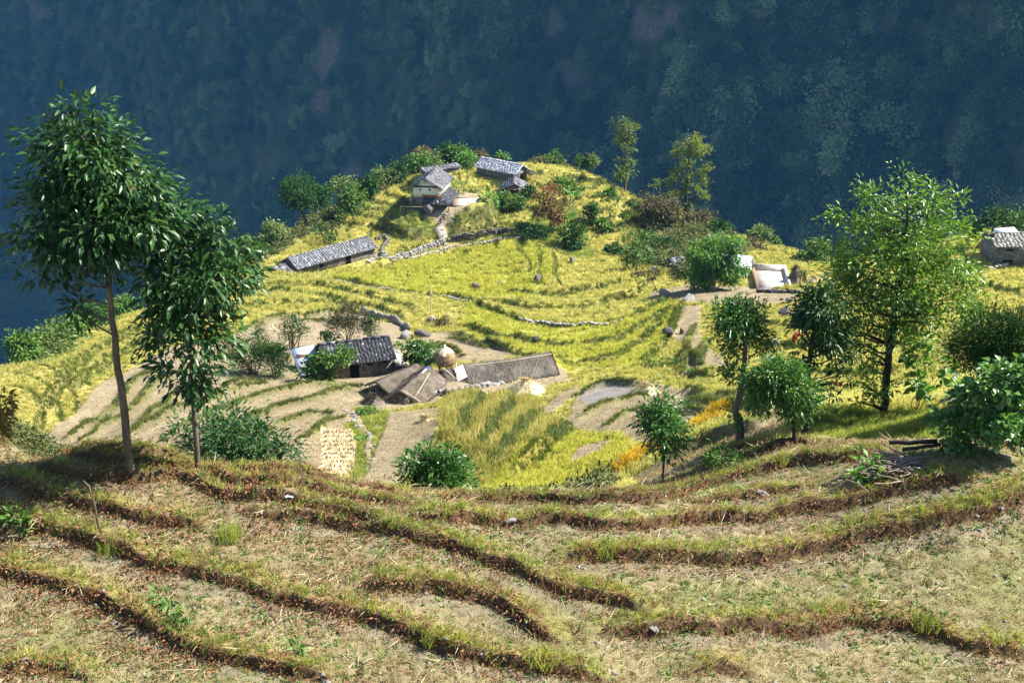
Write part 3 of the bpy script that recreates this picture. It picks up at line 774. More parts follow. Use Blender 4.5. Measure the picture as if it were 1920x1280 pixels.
# ------------------------------------------------------------------ scattering of what nobody could count
def variants(name, shapes, mat):
    c = bpy.data.collections.new(name + "_kinds")
    for i, (V, F) in enumerate(shapes):
        o = mesh_np("%s_%02d" % (name, i), V, F, mat); COL.objects.unlink(o); c.objects.link(o)
    return c
def scatter(name, P, sc, rot, coll, nv, label):
    n = len(P); me = bpy.data.meshes.new(name)
    me.vertices.add(n); me.vertices.foreach_set("co", np.asarray(P, np.float32).ravel())
    a = me.attributes.new("sc", 'FLOAT', 'POINT'); a.data.foreach_set("value", np.asarray(sc, np.float32))
    a = me.attributes.new("rot", 'FLOAT_VECTOR', 'POINT'); a.data.foreach_set("vector", np.asarray(rot, np.float32).ravel())
    a = me.attributes.new("vi", 'INT', 'POINT'); a.data.foreach_set("value", RNG.integers(0, nv, n).astype(np.int32))
    o = bpy.data.objects.new(name, me); COL.objects.link(o)
    g = bpy.data.node_groups.new(name + "_nodes", 'GeometryNodeTree')
    g.interface.new_socket("Geometry", in_out='INPUT', socket_type='NodeSocketGeometry')
    g.interface.new_socket("Geometry", in_out='OUTPUT', socket_type='NodeSocketGeometry')
    gi, go = g.nodes.new('NodeGroupInput'), g.nodes.new('NodeGroupOutput')
    ip = g.nodes.new('GeometryNodeInstanceOnPoints'); ci = g.nodes.new('GeometryNodeCollectionInfo')
    ci.inputs[0].default_value = coll; ci.inputs['Separate Children'].default_value = True; ci.inputs['Reset Children'].default_value = True
    def na(nm, ty):
        x = g.nodes.new('GeometryNodeInputNamedAttribute'); x.data_type = ty; x.inputs[0].default_value = nm; return x.outputs[0]
    g.links.new(gi.outputs[0], ip.inputs['Points']); g.links.new(ci.outputs[0], ip.inputs['Instance'])
    ip.inputs['Pick Instance'].default_value = True
    g.links.new(na('vi', 'INT'), ip.inputs['Instance Index'])
    er = g.nodes.new('FunctionNodeEulerToRotation'); g.links.new(na('rot', 'FLOAT_VECTOR'), er.inputs[0]); g.links.new(er.outputs[0], ip.inputs['Rotation'])
    g.links.new(na('sc', 'FLOAT'), ip.inputs['Scale'])
    g.links.new(ip.outputs[0], go.inputs[0])
    md = o.modifiers.new("scatter", 'NODES'); md.node_group = g
    return tag(o, kind="stuff", label=label)
def zrot(n, tilt=.15): return np.stack([RNG.normal(0, tilt, n), RNG.normal(0, tilt, n), RNG.uniform(0, 6.283, n)], 1)
def blades(rng, n, h, w, spread, lean, arch=.5):
    """a tuft of n arching blades, each two segments"""
    th = rng.uniform(0, 6.283, n); r = spread * np.sqrt(rng.uniform(0, 1, n)); a = rng.uniform(0, 6.283, n)
    b = np.stack([r * np.cos(th), r * np.sin(th), np.full(n, -.03)], 1)
    d = np.stack([np.cos(a), np.sin(a), np.zeros(n)], 1); s = np.stack([-np.sin(a + 1.2), np.cos(a + 1.2), np.zeros(n)], 1)
    H = h * rng.uniform(.55, 1.15, n)[:, None]; ln = lean * rng.uniform(.2, 1.2, n)[:, None]
    m = b + d * H * ln * .45 + [0, 0, 1] * H * .62; t = b + d * H * ln * (1 + arch) + [0, 0, 1] * H * (1 - arch * .35 * ln)
    V = np.stack([b - s * w / 2, b + s * w / 2, m + s * w * .45, m - s * w * .45, t], 1).reshape(-1, 3)
    k = np.arange(n)[:, None] * 5
    F = np.concatenate([k + [0, 1, 2], k + [0, 2, 3], k + [3, 2, 4]], 1).reshape(-1, 3)
    return V, F
vr = np.random.default_rng(3)

# near shelf
def sample_near(n, y0=11.5, y1=37, k=None):
    Y = RNG.uniform(y0, y1, n); X = RNG.uniform(-1, 1, n) * (Y * .5 + 7)
    keep = RNG.uniform(0, 1, n) < (Y * .5 + 7) / (y1 * .5 + 7); X, Y = X[keep], Y[keep]
    zb = fan_lookup(GZb, X, Y); kk = kinds(X, Y, zb); s = kk == (NEAR if k is None else k)
    X, Y = X[s], Y[s]
    return X, Y, fan_lookup(GZ, X, Y), fan_lookup(LIP, X, Y), fan_lookup(FACE, X, Y), fan_lookup(FOOT, X, Y)
def put(name, X, Y, Z, keep, scl, coll, nv, label, tilt=.15):
    X, Y, Z = X[keep], Y[keep], Z[keep]; n = len(X)
    s = scl[keep] if np.ndim(scl) else np.full(n, scl)
    return scatter(name, np.stack([X, Y, Z], 1), s * RNG.uniform(.65, 1.35, n), zrot(n, tilt), coll, nv, label)
X, Y, Z, lp, fc, ft = sample_near(280000)
pn = vnoise(X, Y, 1.5, 61) * .6 + vnoise(X, Y, .5, 62) * .4
u = RNG.uniform(0, 1, len(X))
c = variants("stubble", [blades(vr, 7, .12, .010, .06, .7) for _ in range(5)], M['drygrass'])
put("stubble", X, Y, Z, (u < .42 * (1 - .6 * ft) * (1 - lp * .6)) & (fc < .4), 1.0, c, 5, "short dry stubble standing on the near terraces")
c = variants("grass", [blades(vr, 11, .16, .012, .07, .7) for _ in range(5)], M['grass'])
lipn = vnoise(X, Y, 1.9, 63) * .5 + .5
put("grass", X, Y, Z, (u > .63) & ((u - .63) < .46 * lp * (.2 + lipn) + .13 * np.clip(pn + .05, 0, 1)), .6 + .55 * lp, c, 5, "green grass along the lips of the near terrace walls")
c = variants("weeds", [leaves(vr.normal(0, .02, (9, 3)) * [1, 1, .3], nrm(vr.normal(0, 1, (9, 3)) * [1, 1, .35] + [0, 0, .35]), vr.uniform(.04, .09, 9), vr.uniform(.02, .04, 9), rng=vr) for _ in range(5)], M['weed'])
put("weeds", X, Y, Z, ((u > .42) & (u < .42 + .21 * np.clip(.65 + pn, 0, 1.2))), 1.0, c, 5, "small green weeds between the stubble")
def litter_leaf(rng, n=4, r=.06, L=.07):
    p = rng.normal(0, r, (n, 3)) * [1, 1, .1] + [0, 0, .02]; d = rng.normal(0, 1, (n, 3)) * [1, 1, .35]
    return leaves(p, d, rng.uniform(.6, 1.3, n) * L, rng.uniform(.3, .55, n) * L, fold=.35, rng=rng)
X2, Y2, Z2, l2, f2_, t2 = sample_near(310000)
u2 = RNG.uniform(0, 1, len(X2)); p2 = vnoise(X2, Y2, 1.1, 64)
leftw = np.clip((2 - X2) / 8, 0, 1)
c = variants("dry_leaves", [litter_leaf(vr) for _ in range(5)], M['litter'])
put("dry_leaves", X2, Y2, Z2 + .01, u2 < .62 * f2_ + .25 * t2 * (p2 > -.2) + .34 * leftw * np.clip(p2 + .35, 0, 1) + .2 * l2 * np.clip(-p2, 0, 1), 1.0, c, 5, "brown fallen leaves and dead fern on the terrace walls", .4)
c = variants("dry_tufts", [blades(vr, 9, .16, .014, .06, 1.1, .8) for _ in range(5)], M['litter'])
put("dry_tufts", X2, Y2, Z2, (u2 > .7) & (u2 - .7 < .26 * f2_ + .16 * l2 * np.clip(.4 - p2, 0, 1)), 1.0, c, 5, "withered brown tufts hanging from the terrace walls", .5)
def flat_straw(rng, n=3):
    p = rng.normal(0, .08, (n, 3)) * [1, 1, 0] + [0, 0, .025]; a = rng.uniform(0, 6.28, n)
    d = np.stack([np.cos(a), np.sin(a), rng.normal(0, .12, n)], 1)
    return leaves(p, d, rng.uniform(.14, .38, n), np.full(n, .009), fold=.1, droop=.05, rng=rng)
c = variants("straw_litter", [flat_straw(vr) for _ in range(6)], M['strawpale'])
put("straw_litter", X2, Y2, Z2, (u2 > .93) & (u2 - .93 < .07 * np.clip(.5 + p2 * .8, 0, 1)) & (f2_ < .3), 1.0, c, 6, "pale straw strewn over the near terraces", .1)
def pebble(rng):
    th = np.linspace(0, 2 * np.pi, 7, endpoint=False); V = []
    for z, r in ((-.3, .7), (.15, 1.0), (.5, .6)):
        V += [(r * math.cos(t) * rng.uniform(.75, 1.2), r * math.sin(t) * rng.uniform(.75, 1.2), z * rng.uniform(.8, 1.2)) for t in th]
    F = []
    for k in range(2):
        for j in range(7):
            p, q = k * 7 + j, k * 7 + (j + 1) % 7; F += [(p, q, q + 7), (p, q + 7, p + 7)]
    F += [(14, 14 + j, 15 + j) for j in range(1, 6)]
    return np.array(V), np.array(F)
def stone_mat(name, stops, scale=6.0, bump=.7):
    m, n, l, b = new_mat(name, .9, .2)
    p = n_pos(n); f = n_noise(n, l, p, scale, 6, .7); rnd = n.new("ShaderNodeNewGeometry").outputs["Random Per Island"]
    a = n.new("ShaderNodeMath"); a.operation = 'MULTIPLY_ADD'; l.new(rnd, a.inputs[0]); a.inputs[1].default_value = .5
    l.new(n_map(n, l, f, .3, .7, 0, .5), a.inputs[2])
    l.new(n_ramp(n, l, a.outputs[0], stops), b.inputs["Base Color"]); n_bump(n, l, b, f, bump, .05)
    return m
M['stone'] = stone_mat("grey_stone", [(.1, (.10, .095, .085)), (.5, (.22, .20, .18)), (.95, (.42, .40, .37))])
M['stone_pale'] = stone_mat("pale_stone", [(.1, (.15, .135, .115)), (.5, (.29, .27, .235)), (.95, (.50, .47, .42))])
M['stone_dark'] = stone_mat("dark_stone", [(.1, (.05, .045, .04)), (.5, (.11, .10, .09)), (.95, (.22, .20, .18))])
c = variants("pebbles", [pebble(vr) for _ in range(5)], M['stone'])
put("pebbles", X2, Y2, Z2, (u2 > .62) & (u2 - .62 < .006 + .02 * f2_), .038, c, 5, "small stones lying on the near terraces", .3)

c = variants("face_weeds", [leaves(vr.normal(0, .03, (10, 3)), nrm(vr.normal(0, 1, (10, 3)) + [0, -.4, .2]), vr.uniform(.03, .07, 10), vr.uniform(.02, .045, 10), rng=vr) for _ in range(5)], M['weed'])
gp = vnoise(X2, Y2, .9, 65) * .6 + vnoise(X2, Y2, .35, 66) * .4
put("wall_weeds", X2, Y2, Z2, (u2 > .80) & (u2 - .80 < (.30 * f2_ + .10 * l2) * np.clip(gp + .25, 0, 1)), 1.0, c, 5, "small leafy weeds rooted in the faces of the near terrace walls")
# grass edging every bund of the bare fields
EP = []
for prm, P in BL:
    if prm['smax'] < 50 or prm['t'] != 'ridge': continue
    sg = np.hypot(*np.diff(P, axis=0).T); cu = np.concatenate([[0], np.cumsum(sg)]); m = int(cu[-1] / .045)
    t = RNG.uniform(0, cu[-1], m); q = np.stack([np.interp(t, cu, P[:, 0]), np.interp(t, cu, P[:, 1])], 1) + RNG.normal(0, .07, (m, 2))
    w_ = vnoise(q[:, 0], q[:, 1], 1.6, 67) > -.55
    EP.append(q[w_])
EP = np.concatenate(EP); M['edge'] = leaf_mat("bund_grass_blade", G((.06,.075,.025),(.11,.13,.035),(.20,.20,.06)), .7, .2, .2, True)
c = variants("bund_grass", [blades(vr, 10, .26, .03, .09, .8) for _ in range(5)], M['edge'])
scatter("bund_grass", np.stack([EP[:, 0], EP[:, 1], fan_lookup(GZ, EP[:, 0], EP[:, 1]) - .02], 1), RNG.uniform(.5, 1.3, len(EP)), zrot(len(EP)), c, 5, "thin dark grass edging the bunds of the bare terraces")

# ripe rice and the other crops
def sample_mid(n, y0=22, y1=175):
    Y = y0 * (y1 / y0) ** RNG.uniform(0, 1, n) ** .8; X = RNG.uniform(-1, 1, n) * (Y * .50 + 7)
    zb = fan_lookup(GZb, X, Y); k = kinds(X, Y, zb)
    return X, Y, fan_lookup(GZ, X, Y), k, fan_lookup(FACE, X, Y), fan_lookup(LIP, X, Y)
def clear_of_sites(X, Y, m=.25):
    ok = np.ones(X.shape, bool)
    for s in list(SITE.values()) + [dict(SITE_YARD, L=4.6, D=6.4), dict(SITE_COURT, L=4.2, D=4.6)]:
        u = (X - s['c'][0]) * math.cos(s['yaw']) + (Y - s['c'][1]) * math.sin(s['yaw'])
        v = -(X - s['c'][0]) * math.sin(s['yaw']) + (Y - s['c'][1]) * math.cos(s['yaw'])
        ok &= ~((np.abs(u) < s['L'] / 2 + m) & (np.abs(v) < s['D'] / 2 + m))
    return ok
X, Y, Z, k, fc, lp = sample_mid(430000)
ok = clear_of_sites(X, Y); u = RNG.uniform(0, 1, len(X))
big = np.clip(Y / 90, .75, 1.5)
ragged = np.clip(.78 + vnoise(X, Y, 2.2, 71) * .35 + vnoise(X, Y, .8, 72) * .25, .25, 1)
c = variants("rice", [blades(vr, 9, .34, .05, .24, .8, .7) for _ in range(5)], M['rice'])
put("rice", X, Y, Z, (k == RICE) & ok & (fc < .3) & (u < ragged), big * .8, c, 5, "ripe yellow rice standing on the terraced spur")
c = variants("half_ripe_rice", [blades(vr, 9, .34, .05, .24, .8, .7) for _ in range(5)], M['limerice'])
put("half_ripe_rice", X, Y, Z, (k == LIME) & ok & (fc < .3) & (u < ragged), big * .85, c, 5, "yellow green rice in the bowl of terraces")
M['stalks'] = leaf_mat("green_rice_stalks", G((.065,.09,.022),(.12,.15,.032),(.21,.23,.055)), .7, .15, .25, True)
c = variants("rice_stalks", [blades(vr, 10, .36, .04, .14, .4) for _ in range(5)], M['stalks'])
put("rice_stalks", X, Y, Z, np.isin(k, (RICE, LIME, TALL)) & ok & (fc > .3) & (u < .8), np.where((k == TALL) & (Y < 90), .62, 1.0) * big * .8, c, 5, "green rice stalks and grass showing along the cut terrace edges")
c = variants("tall_rice", [blades(vr, 10, .5, .035, .24, .6) for _ in range(5)], M['tallrice'])
put("tall_rice", X, Y, Z, (k == TALL) & ok & (fc < .32) & (u < .9 * ragged), .85, c, 5, "tall thin rice on the steps below the thatched sheds")
c = variants("orange_millet", [blades(vr, 10, .30, .04, .16, .4) for _ in range(5)], M['orange'])
put("orange_millet", X, Y, Z, (k == ORANGE) & ok, .9, c, 5, "orange strip of ripe millet")
c = variants("undergrowth", [leaves(vr.normal(0, .22, (26, 3)) * [1, 1, .7] + [0, 0, .25], vr.normal(0, 1, (26, 3)) + [0, 0, .2], vr.uniform(.12, .3, 26), vr.uniform(.07, .15, 26), rng=vr) for _ in range(6)], M['undergrowth'])
sn = vnoise(X, Y, 3, 73) * .5 + vnoise(X, Y, 9, 74) * .5
put("undergrowth", X, Y, Z, ok & (((k == SCRUB) & (u < np.clip(.45 + sn, .05, .9)))), big * (.9 + .6 * np.clip(sn, 0, 1)) * np.where(Y < 36, .4, 1.0), c, 6, "dark scrub on the steep sides of the spur")
c = variants("bank_grass", [blades(vr, 12, .34, .035, .14, .8) for _ in range(5)], M['grass'])
put("bank_grass", X, Y, Z, ok & (((k == GRASS) & (u < .92)) | ((k == SCRUB) & (u > .8) & (Y > 34)) | ((lp > .35) & (u < .85) & ((k == BARE) | (k == SOIL)) & (RNG.uniform(0, 1, len(X)) < .6))), np.where(k == GRASS, .8, .45) * np.clip(Y / 80, .55, 1.3), c, 5, "green grass on the field banks")
c = variants("field_stubble", [blades(vr, 7, .07, .025, .14, .6) for _ in range(4)], M['drygrass'])
put("field_stubble", X, Y, Z, ok & ((k == BARE) | (k == SOIL)) & (u < .4) & (lp < .3), 1.0, c, 4, "cut stubble on the bare terraces")

# forest over the far mountainside
def forest_crown(rng, w, h):
    K = 11; cen = nrm(rng.normal(size=(K, 3))) * rng.uniform(.35, 1, (K, 1)) * [w, w, h * .5] + [0, 0, h * .62]
    n = 1500; ci = rng.integers(0, K, n); off = rng.normal(size=(n, 3)) * [w * .22, w * .22, h * .10]
    return leaves(cen[ci] + off, off + rng.normal(0, .4, (n, 3)) * w * .2 + [0, 0, -.1], rng.uniform(.5, 1.05, n), rng.uniform(.4, .8, n), rng=rng)
c = variants("forest", [forest_crown(vr, vr.uniform(3.0, 5.0), vr.uniform(6, 11)) for _ in range(9)], M['forest'])
n = 9000
x = RNG.uniform(-270, 270, n); t = RNG.uniform(.05, .56, n)
x0 = x; x, y, z = hill_xyz(x, t)
rm = rock_mask(x, z, y)
ks = (RNG.uniform(0, 1, n) > rm * 1.5) & (vnoise(x, z, 18, 81) * .5 + vnoise(x, z, 8, 82) * .5 > -.5)
x, y, z = x[ks], y[ks], z[ks]
dens = np.clip(.5 + x / 540 + vnoise(x, z, 46, 83) * .5, .12, 1.25)
scatter("forest", np.stack([x, y + .5, z - 2], 1), HK * (.35 + .75 * dens) * RNG.uniform(.5, 1.4, len(x)), zrot(len(x), .12), c, 9, "hazy blue green forest clinging to the far mountainside")
# ------------------------------------------------------------------ building materials
def streak_mat(name, stops, sx=(3, 14, 14), rough=.95):
    m, n, l, b = new_mat(name, rough, .1)
    mp = n.new("ShaderNodeMapping"); mp.inputs["Scale"].default_value = sx; l.new(n_obj(n), mp.inputs[0])
    f = n_noise(n, l, mp.outputs[0], 1.6, 6, .75); g = n_noise(n, l, n_obj(n), .9, 3, .6)
    a = n.new("ShaderNodeMath"); a.operation = 'MULTIPLY_ADD'; l.new(f, a.inputs[0]); a.inputs[1].default_value = .7; l.new(n_map(n, l, g, .3, .7, 0, .35), a.inputs[2])
    l.new(n_ramp(n, l, a.outputs[0], stops), b.inputs["Base Color"]); n_bump(n, l, b, f, 1.0, .06)
    return m
M['thatch'] = streak_mat("grey_thatch", [(.25, (.045, .038, .031)), (.5, (.11, .095, .078)), (.8, (.235, .205, .17))], (14, 3, 3))
M['thatch_brown'] = streak_mat("brown_thatch", [(.25, (.05, .042, .034)), (.5, (.13, .105, .08)), (.8, (.27, .225, .18))], (14, 3, 3))
M['wood'] = streak_mat("weathered_wood", [(.25, (.10, .075, .05)), (.5, (.22, .165, .11)), (.8, (.40, .32, .23))], (4, 12, 12))
M['wood_dark'] = streak_mat("dark_wood", [(.25, (.02, .015, .012)), (.5, (.05, .038, .028)), (.8, (.10, .075, .055))], (4, 12, 12))
M['strawbrown'] = streak_mat("brown_straw", [(.25, (.14, .09, .045)), (.5, (.30, .21, .11)), (.8, (.48, .36, .21))], (10, 10, 3))
M['bamboo'] = streak_mat("dry_bamboo", [(.25, (.38, .30, .17)), (.5, (.52, .42, .25)), (.8, (.62, .53, .35))], (2, 8, 8), .6)
def rubble_mat(name, a, b_, joint, scale=7.0):
    m, n, l, b = new_mat(name, .95, .1)
    v = n.new("ShaderNodeTexVoronoi"); v.inputs["Scale"].default_value = scale
    mp = n.new("ShaderNodeMapping"); mp.inputs["Scale"].default_value = (1, 1, 1.9); l.new(n_obj(n), mp.inputs[0]); l.new(mp.outputs[0], v.inputs["Vector"])
    sepc = n.new("ShaderNodeSeparateColor"); l.new(v.outputs["Color"], sepc.inputs[0])
    e = n.new("ShaderNodeTexVoronoi"); e.feature = 'DISTANCE_TO_EDGE'; e.inputs["Scale"].default_value = scale; l.new(mp.outputs[0], e.inputs["Vector"])
    c = n_ramp(n, l, sepc.outputs[0], [(.1, a), (.9, b_)])
    c = n_mix(n, l, n_map(n, l, e.outputs["Distance"], 0, .07, 1, 0), c, joint)
    f = n_noise(n, l, n_obj(n), 3, 5, .7)
    l.new(n_mix(n, l, 1.0, c, n_ramp(n, l, f, [(.3, (.65, .64, .62)), (.7, (1.3, 1.28, 1.25))]), 'MULTIPLY'), b.inputs["Base Color"])
    n_bump(n, l, b, e.outputs["Distance"], .9, .06)
    return m
M['rubble'] = rubble_mat("rubble_wall", (.10, .09, .075), (.26, .235, .20), (.05, .045, .038))
M['rubble_pale'] = rubble_mat("grey_block_wall", (.14, .135, .125), (.25, .24, .225), (.08, .076, .07), 5)
M['slate'] = stone_mat("slate", [(.12, (.05, .05, .055)), (.5, (.115, .115, .125)), (.80, (.20, .20, .21)), (.97, (.55, .55, .56))], 9, .2)
M['slate_dark'] = stone_mat("dark_slate", [(.12, (.025, .025, .03)), (.60, (.06, .06, .066)), (.76, (.10, .10, .11)), (.86, (.45, .46, .50))], 3, .2)
M['slate_silver'] = stone_mat("silver_slate", [(.15, (.07, .07, .08)), (.5, (.16, .16, .175)), (.78, (.25, .25, .27)), (.97, (.60, .60, .64))], 8, .2)
M['slate_white'] = stone_mat("sunbleached_slate", [(.12, (.18, .18, .20)), (.45, (.40, .40, .43)), (.8, (.60, .60, .64)), (.97, (.78, .78, .81))], 8, .2)
M['slate_mixed'] = stone_mat("patchy_roof_stone", [(.12, (.13, .12, .10)), (.5, (.21, .195, .17)), (.78, (.30, .285, .26)), (.97, (.62, .62, .64))], 2.5, .2)
def plain(name, col, rough=.8, spec=.2, var=.15, scale=4):
    m, n, l, b = new_mat(name, rough, spec)
    f = n_noise(n, l, n_obj(n), scale, 5, .65)
    l.new(n_ramp(n, l, f, [(.28, tuple(c * (1 - var * 1.6) for c in col)), (.5, col), (.75, tuple(min(.95, c * (1 + var)) for c in col))]), b.inputs["Base Color"])
    n_bump(n, l, b, f, .4, .02); return m
M['plaster'] = plain("white_limewash", (.74, .71, .62), .9, .1, .2)
M['red_ochre'] = plain("red_ochre_mud", (.34, .12, .055), .9, .1, .25)
M['mud'] = plain("brown_mud_wall", (.21, .15, .10), .95, .1, .25)
M['court'] = plain("swept_courtyard_mud", (.62, .50, .42), .95, .1, .12, 1.5)
M['yard_plaster'] = plain("pale_yard_plaster", (.60, .55, .48), .9, .1, .3, 2)
M['yard_floor'] = plain("pale_yard_floor", (.58, .53, .46), .9, .1, .2, 1.2)
M['tin'] = plain("blue_white_tin", (.62, .68, .76), .45, .4, .1)
M['tarp_white'] = plain("white_tarpaulin", (.80, .81, .83), .5, .3, .06)
M['tarp_blue'] = plain("blue_tarpaulin", (.03, .05, .30), .5, .3, .1)
M['opening_shade'] = plain("black_opening", (.012, .010, .009), .9, .05, .2)  # near-black colour stands in for the shade inside doors and windows
M['water_tank'] = plain("black_plastic", (.015, .015, .018), .4, .4, .1)

# ------------------------------------------------------------------ building helpers (local frame of a site: x along the ridge, y across, z up)
class MB:
    def __init__(s): s.p = []
    def quad(s, a, b, c, d): s.p.append((np.array([a, b, c, d], float), np.array([(0, 1, 2), (0, 2, 3)]))); return s
    def hexa(s, v):
        """eight corners: bottom ring then top ring"""
        F = [(0, 3, 2), (0, 2, 1), (4, 5, 6), (4, 6, 7)]
        for i in range(4):
            j = (i + 1) % 4; F += [(i, j, j + 4), (i, j + 4, i + 4)]
        s.p.append((np.array(v, float), np.array(F))); return s
    def box(s, x0, x1, y0, y1, z0, z1): return s.hexa([(x0, y0, z0), (x1, y0, z0), (x1, y1, z0), (x0, y1, z0), (x0, y0, z1), (x1, y0, z1), (x1, y1, z1), (x0, y1, z1)])
    def tube(s, path, r, sides=6): s.p.append(tube(path, r, sides)); return s
    def raw(s, V, F): s.p.append((np.asarray(V, float), np.asarray(F))); return s
    def build(s, name, mat, parent=None, label=None, smooth=False):
        V, F = merge(s.p); o = mesh_np(name, V, F, M[mat] if isinstance(mat, str) else mat, parent, smooth)
        if label: o["label"] = label
        return o
def site_root(name, s, label, cat, group=None):
    e = rot_empty(name, (s['c'][0], s['c'][1], s['z']), label, cat, group); e.rotation_euler = (0, 0, s['yaw']); return e
hr = np.random.default_rng(17)
def gable_walls(mb, L, D, H, rise, z0=-.4, x0=None, x1=None):
    x0 = -L / 2 if x0 is None else x0; x1 = L / 2 if x1 is None else x1; y0, y1 = -D / 2, D / 2
    V = [(x, y, z) for x in (x0, x1) for y, z in ((y0, z0), (y1, z0), (y1, H), (0, H + rise), (y0, H))]
    F = [(0, 4, 3), (0, 3, 2), (0, 2, 1), (5, 6, 7), (5, 7, 8), (5, 8, 9), (0, 5, 9), (0, 9, 4), (1, 2, 7), (1, 7, 6), (0, 1, 6), (0, 6, 5), (4, 9, 8), (4, 8, 3), (3, 8, 7), (3, 7, 2)]
    mb.raw(V, F); return mb
def slab_plane(mb, a, b, c, d, size=.42, th=.025, lift=.012, jit=.3, ext=0):
    """courses of stone slabs over the plane a-b (eave) to d-c (ridge)"""
    a, b, c, d = (np.array(v, float) for v in (a, b, c, d))
    n = np.cross(b - a, d - a); n /= np.linalg.norm(n)
    if n[2] < 0: n = -n
    nr = max(2, int(round(np.linalg.norm(d - a) / (size * .75)))); 
    mb.hexa([a - n * .05, b - n * .05, c - n * .05, d - n * .05, a, b, c, d])
    for i in range(nr):
        v0, v1 = max(0, i / nr - .02), min(1, (i + 1.35) / nr)
        e0, e1 = a + (d - a) * v0, b + (c - b) * v0; f0, f1 = a + (d - a) * v1, b + (c - b) * v1
        nc = max(2, int(np.linalg.norm(e1 - e0) / size)); cuts = np.linspace(0, 1, nc + 1); cuts[1:-1] += hr.uniform(-jit, jit, nc - 1) / nc
        for j in range(nc):
            u0, u1 = cuts[j] + .004, cuts[j + 1] - .004
            q = [e0 + (e1 - e0) * u0, e0 + (e1 - e0) * u1, f0 + (f1 - f0) * u1, f0 + (f1 - f0) * u0]
            dj = min(1.0, lift / .012); drop = (a - d) / np.linalg.norm(a - d) * hr.uniform(-.04, .06) * dj
            z = hr.uniform(.4, 1.3) * lift + .004; t = th * (1 + hr.uniform(-.3, .5) * dj) * (.5 + .5 * dj)
            lo = [q[0] + n * (z + .02) + drop, q[1] + n * (z + .02 + hr.uniform(-.01, .015)) + drop, q[2] + n * .005, q[3] + n * .005]
            mb.hexa(lo + [p + n * t for p in lo])
def slate_roof(root, L, D, H, rise, mat, ov=.3, ends=.3, size=.42, name='roof', cap=True, lift=.012):
    mb = MB(); k = rise / (D / 2); y = D / 2 + ov; ze = H - ov * k + .05; zr = H + rise + .05; x0, x1 = -L / 2 - ends, L / 2 + ends
    slab_plane(mb, (x0, -y, ze), (x1, -y, ze), (x1, 0, zr), (x0, 0, zr), size, lift=lift)
    slab_plane(mb, (x1, y, ze), (x0, y, ze), (x0, 0, zr), (x1, 0, zr), size, lift=lift)
    if cap:
        n = int(L / .5)
        for i in range(n):
            xa = x0 + (x1 - x0) * i / n; xb = x0 + (x1 - x0) * (i + .94) / n; z = zr + .05 + hr.uniform(0, .03); w = hr.uniform(.12, .2)
            mb.hexa([(xa, -w, z - .06), (xb, -w, z - .06), (xb, w, z - .06), (xa, w, z - .06), (xa, -w * .6, z), (xb, -w * .6, z), (xb, w * .6, z), (xa, w * .6, z)])
    return mb.build(name, mat, root)
def thatch_roof(root, L, D, H, rise, mat, ov=.3, th=.22, name='roof', sag=.06, fringe=900, x0=None, x1=None, label=None):
    x0 = -L / 2 if x0 is None else x0; x1 = L / 2 if x1 is None else x1
    nx, ny = max(10, int((x1 - x0) / .16)), 22
    u, v = np.meshgrid(np.linspace(0, 1, nx), np.linspace(-1, 1, ny), indexing='ij')
    y = v * (D / 2 + ov); av = np.abs(v)
    z = H + rise - (rise + ov * rise / (D / 2)) * (np.sqrt(av ** 2 + .012) - .11) / .9
    x = x0 + (x1 - x0) * u
    nz = vnoise(x * 1.0 + 31, y, .35, 91) * .035 + vnoise(x, y, 1.1, 92) * .05
    z = z + nz - sag * np.sin(u * np.pi)
    top = np.stack([x, y, z], -1); bot = np.stack([x, y * .97, z - th], -1)
    V = np.concatenate([top.reshape(-1, 3), bot.reshape(-1, 3)]); N = nx * ny; F = []
    for i in range(nx - 1):
        for j in range(ny - 1):
            a, b, c, d = i * ny + j, (i + 1) * ny + j, (i + 1) * ny + j + 1, i * ny + j + 1
            F += [(a, b, c), (a, c, d), (N + a, N + c, N + b), (N + a, N + d, N + c)]
    for i in range(nx - 1):
        for j in (0, ny - 1):
            a, b = i * ny + j, (i + 1) * ny + j; F += [(a, N + a, N + b), (a, N + b, b)]
    for j in range(ny - 1):
        for i in (0, nx - 1):
            a, b = i * ny + j, i * ny + j + 1; F += [(a, b, N + b), (a, N + b, N + a)]
    parts = [(V, np.array(F))]
    k = hr.integers(0, N, fringe); sl = np.sign(y.ravel()[k] + 1e-6); p = top.reshape(-1, 3)[k]
    dv = np.stack([hr.normal(0, .3, fringe), sl * .9, -np.full(fringe, rise / (D / 2) * .75)], 1) + hr.normal(0, .12, (fringe, 3))
    parts.append(leaves(p + [0, 0, .01], dv, hr.uniform(.12, .32, fringe), .022, fold=.05, droop=.05, rng=hr))
    V, F = merge(parts); o = mesh_np(name, V, F, M[mat], root)
    if label: o["label"] = label
    return o
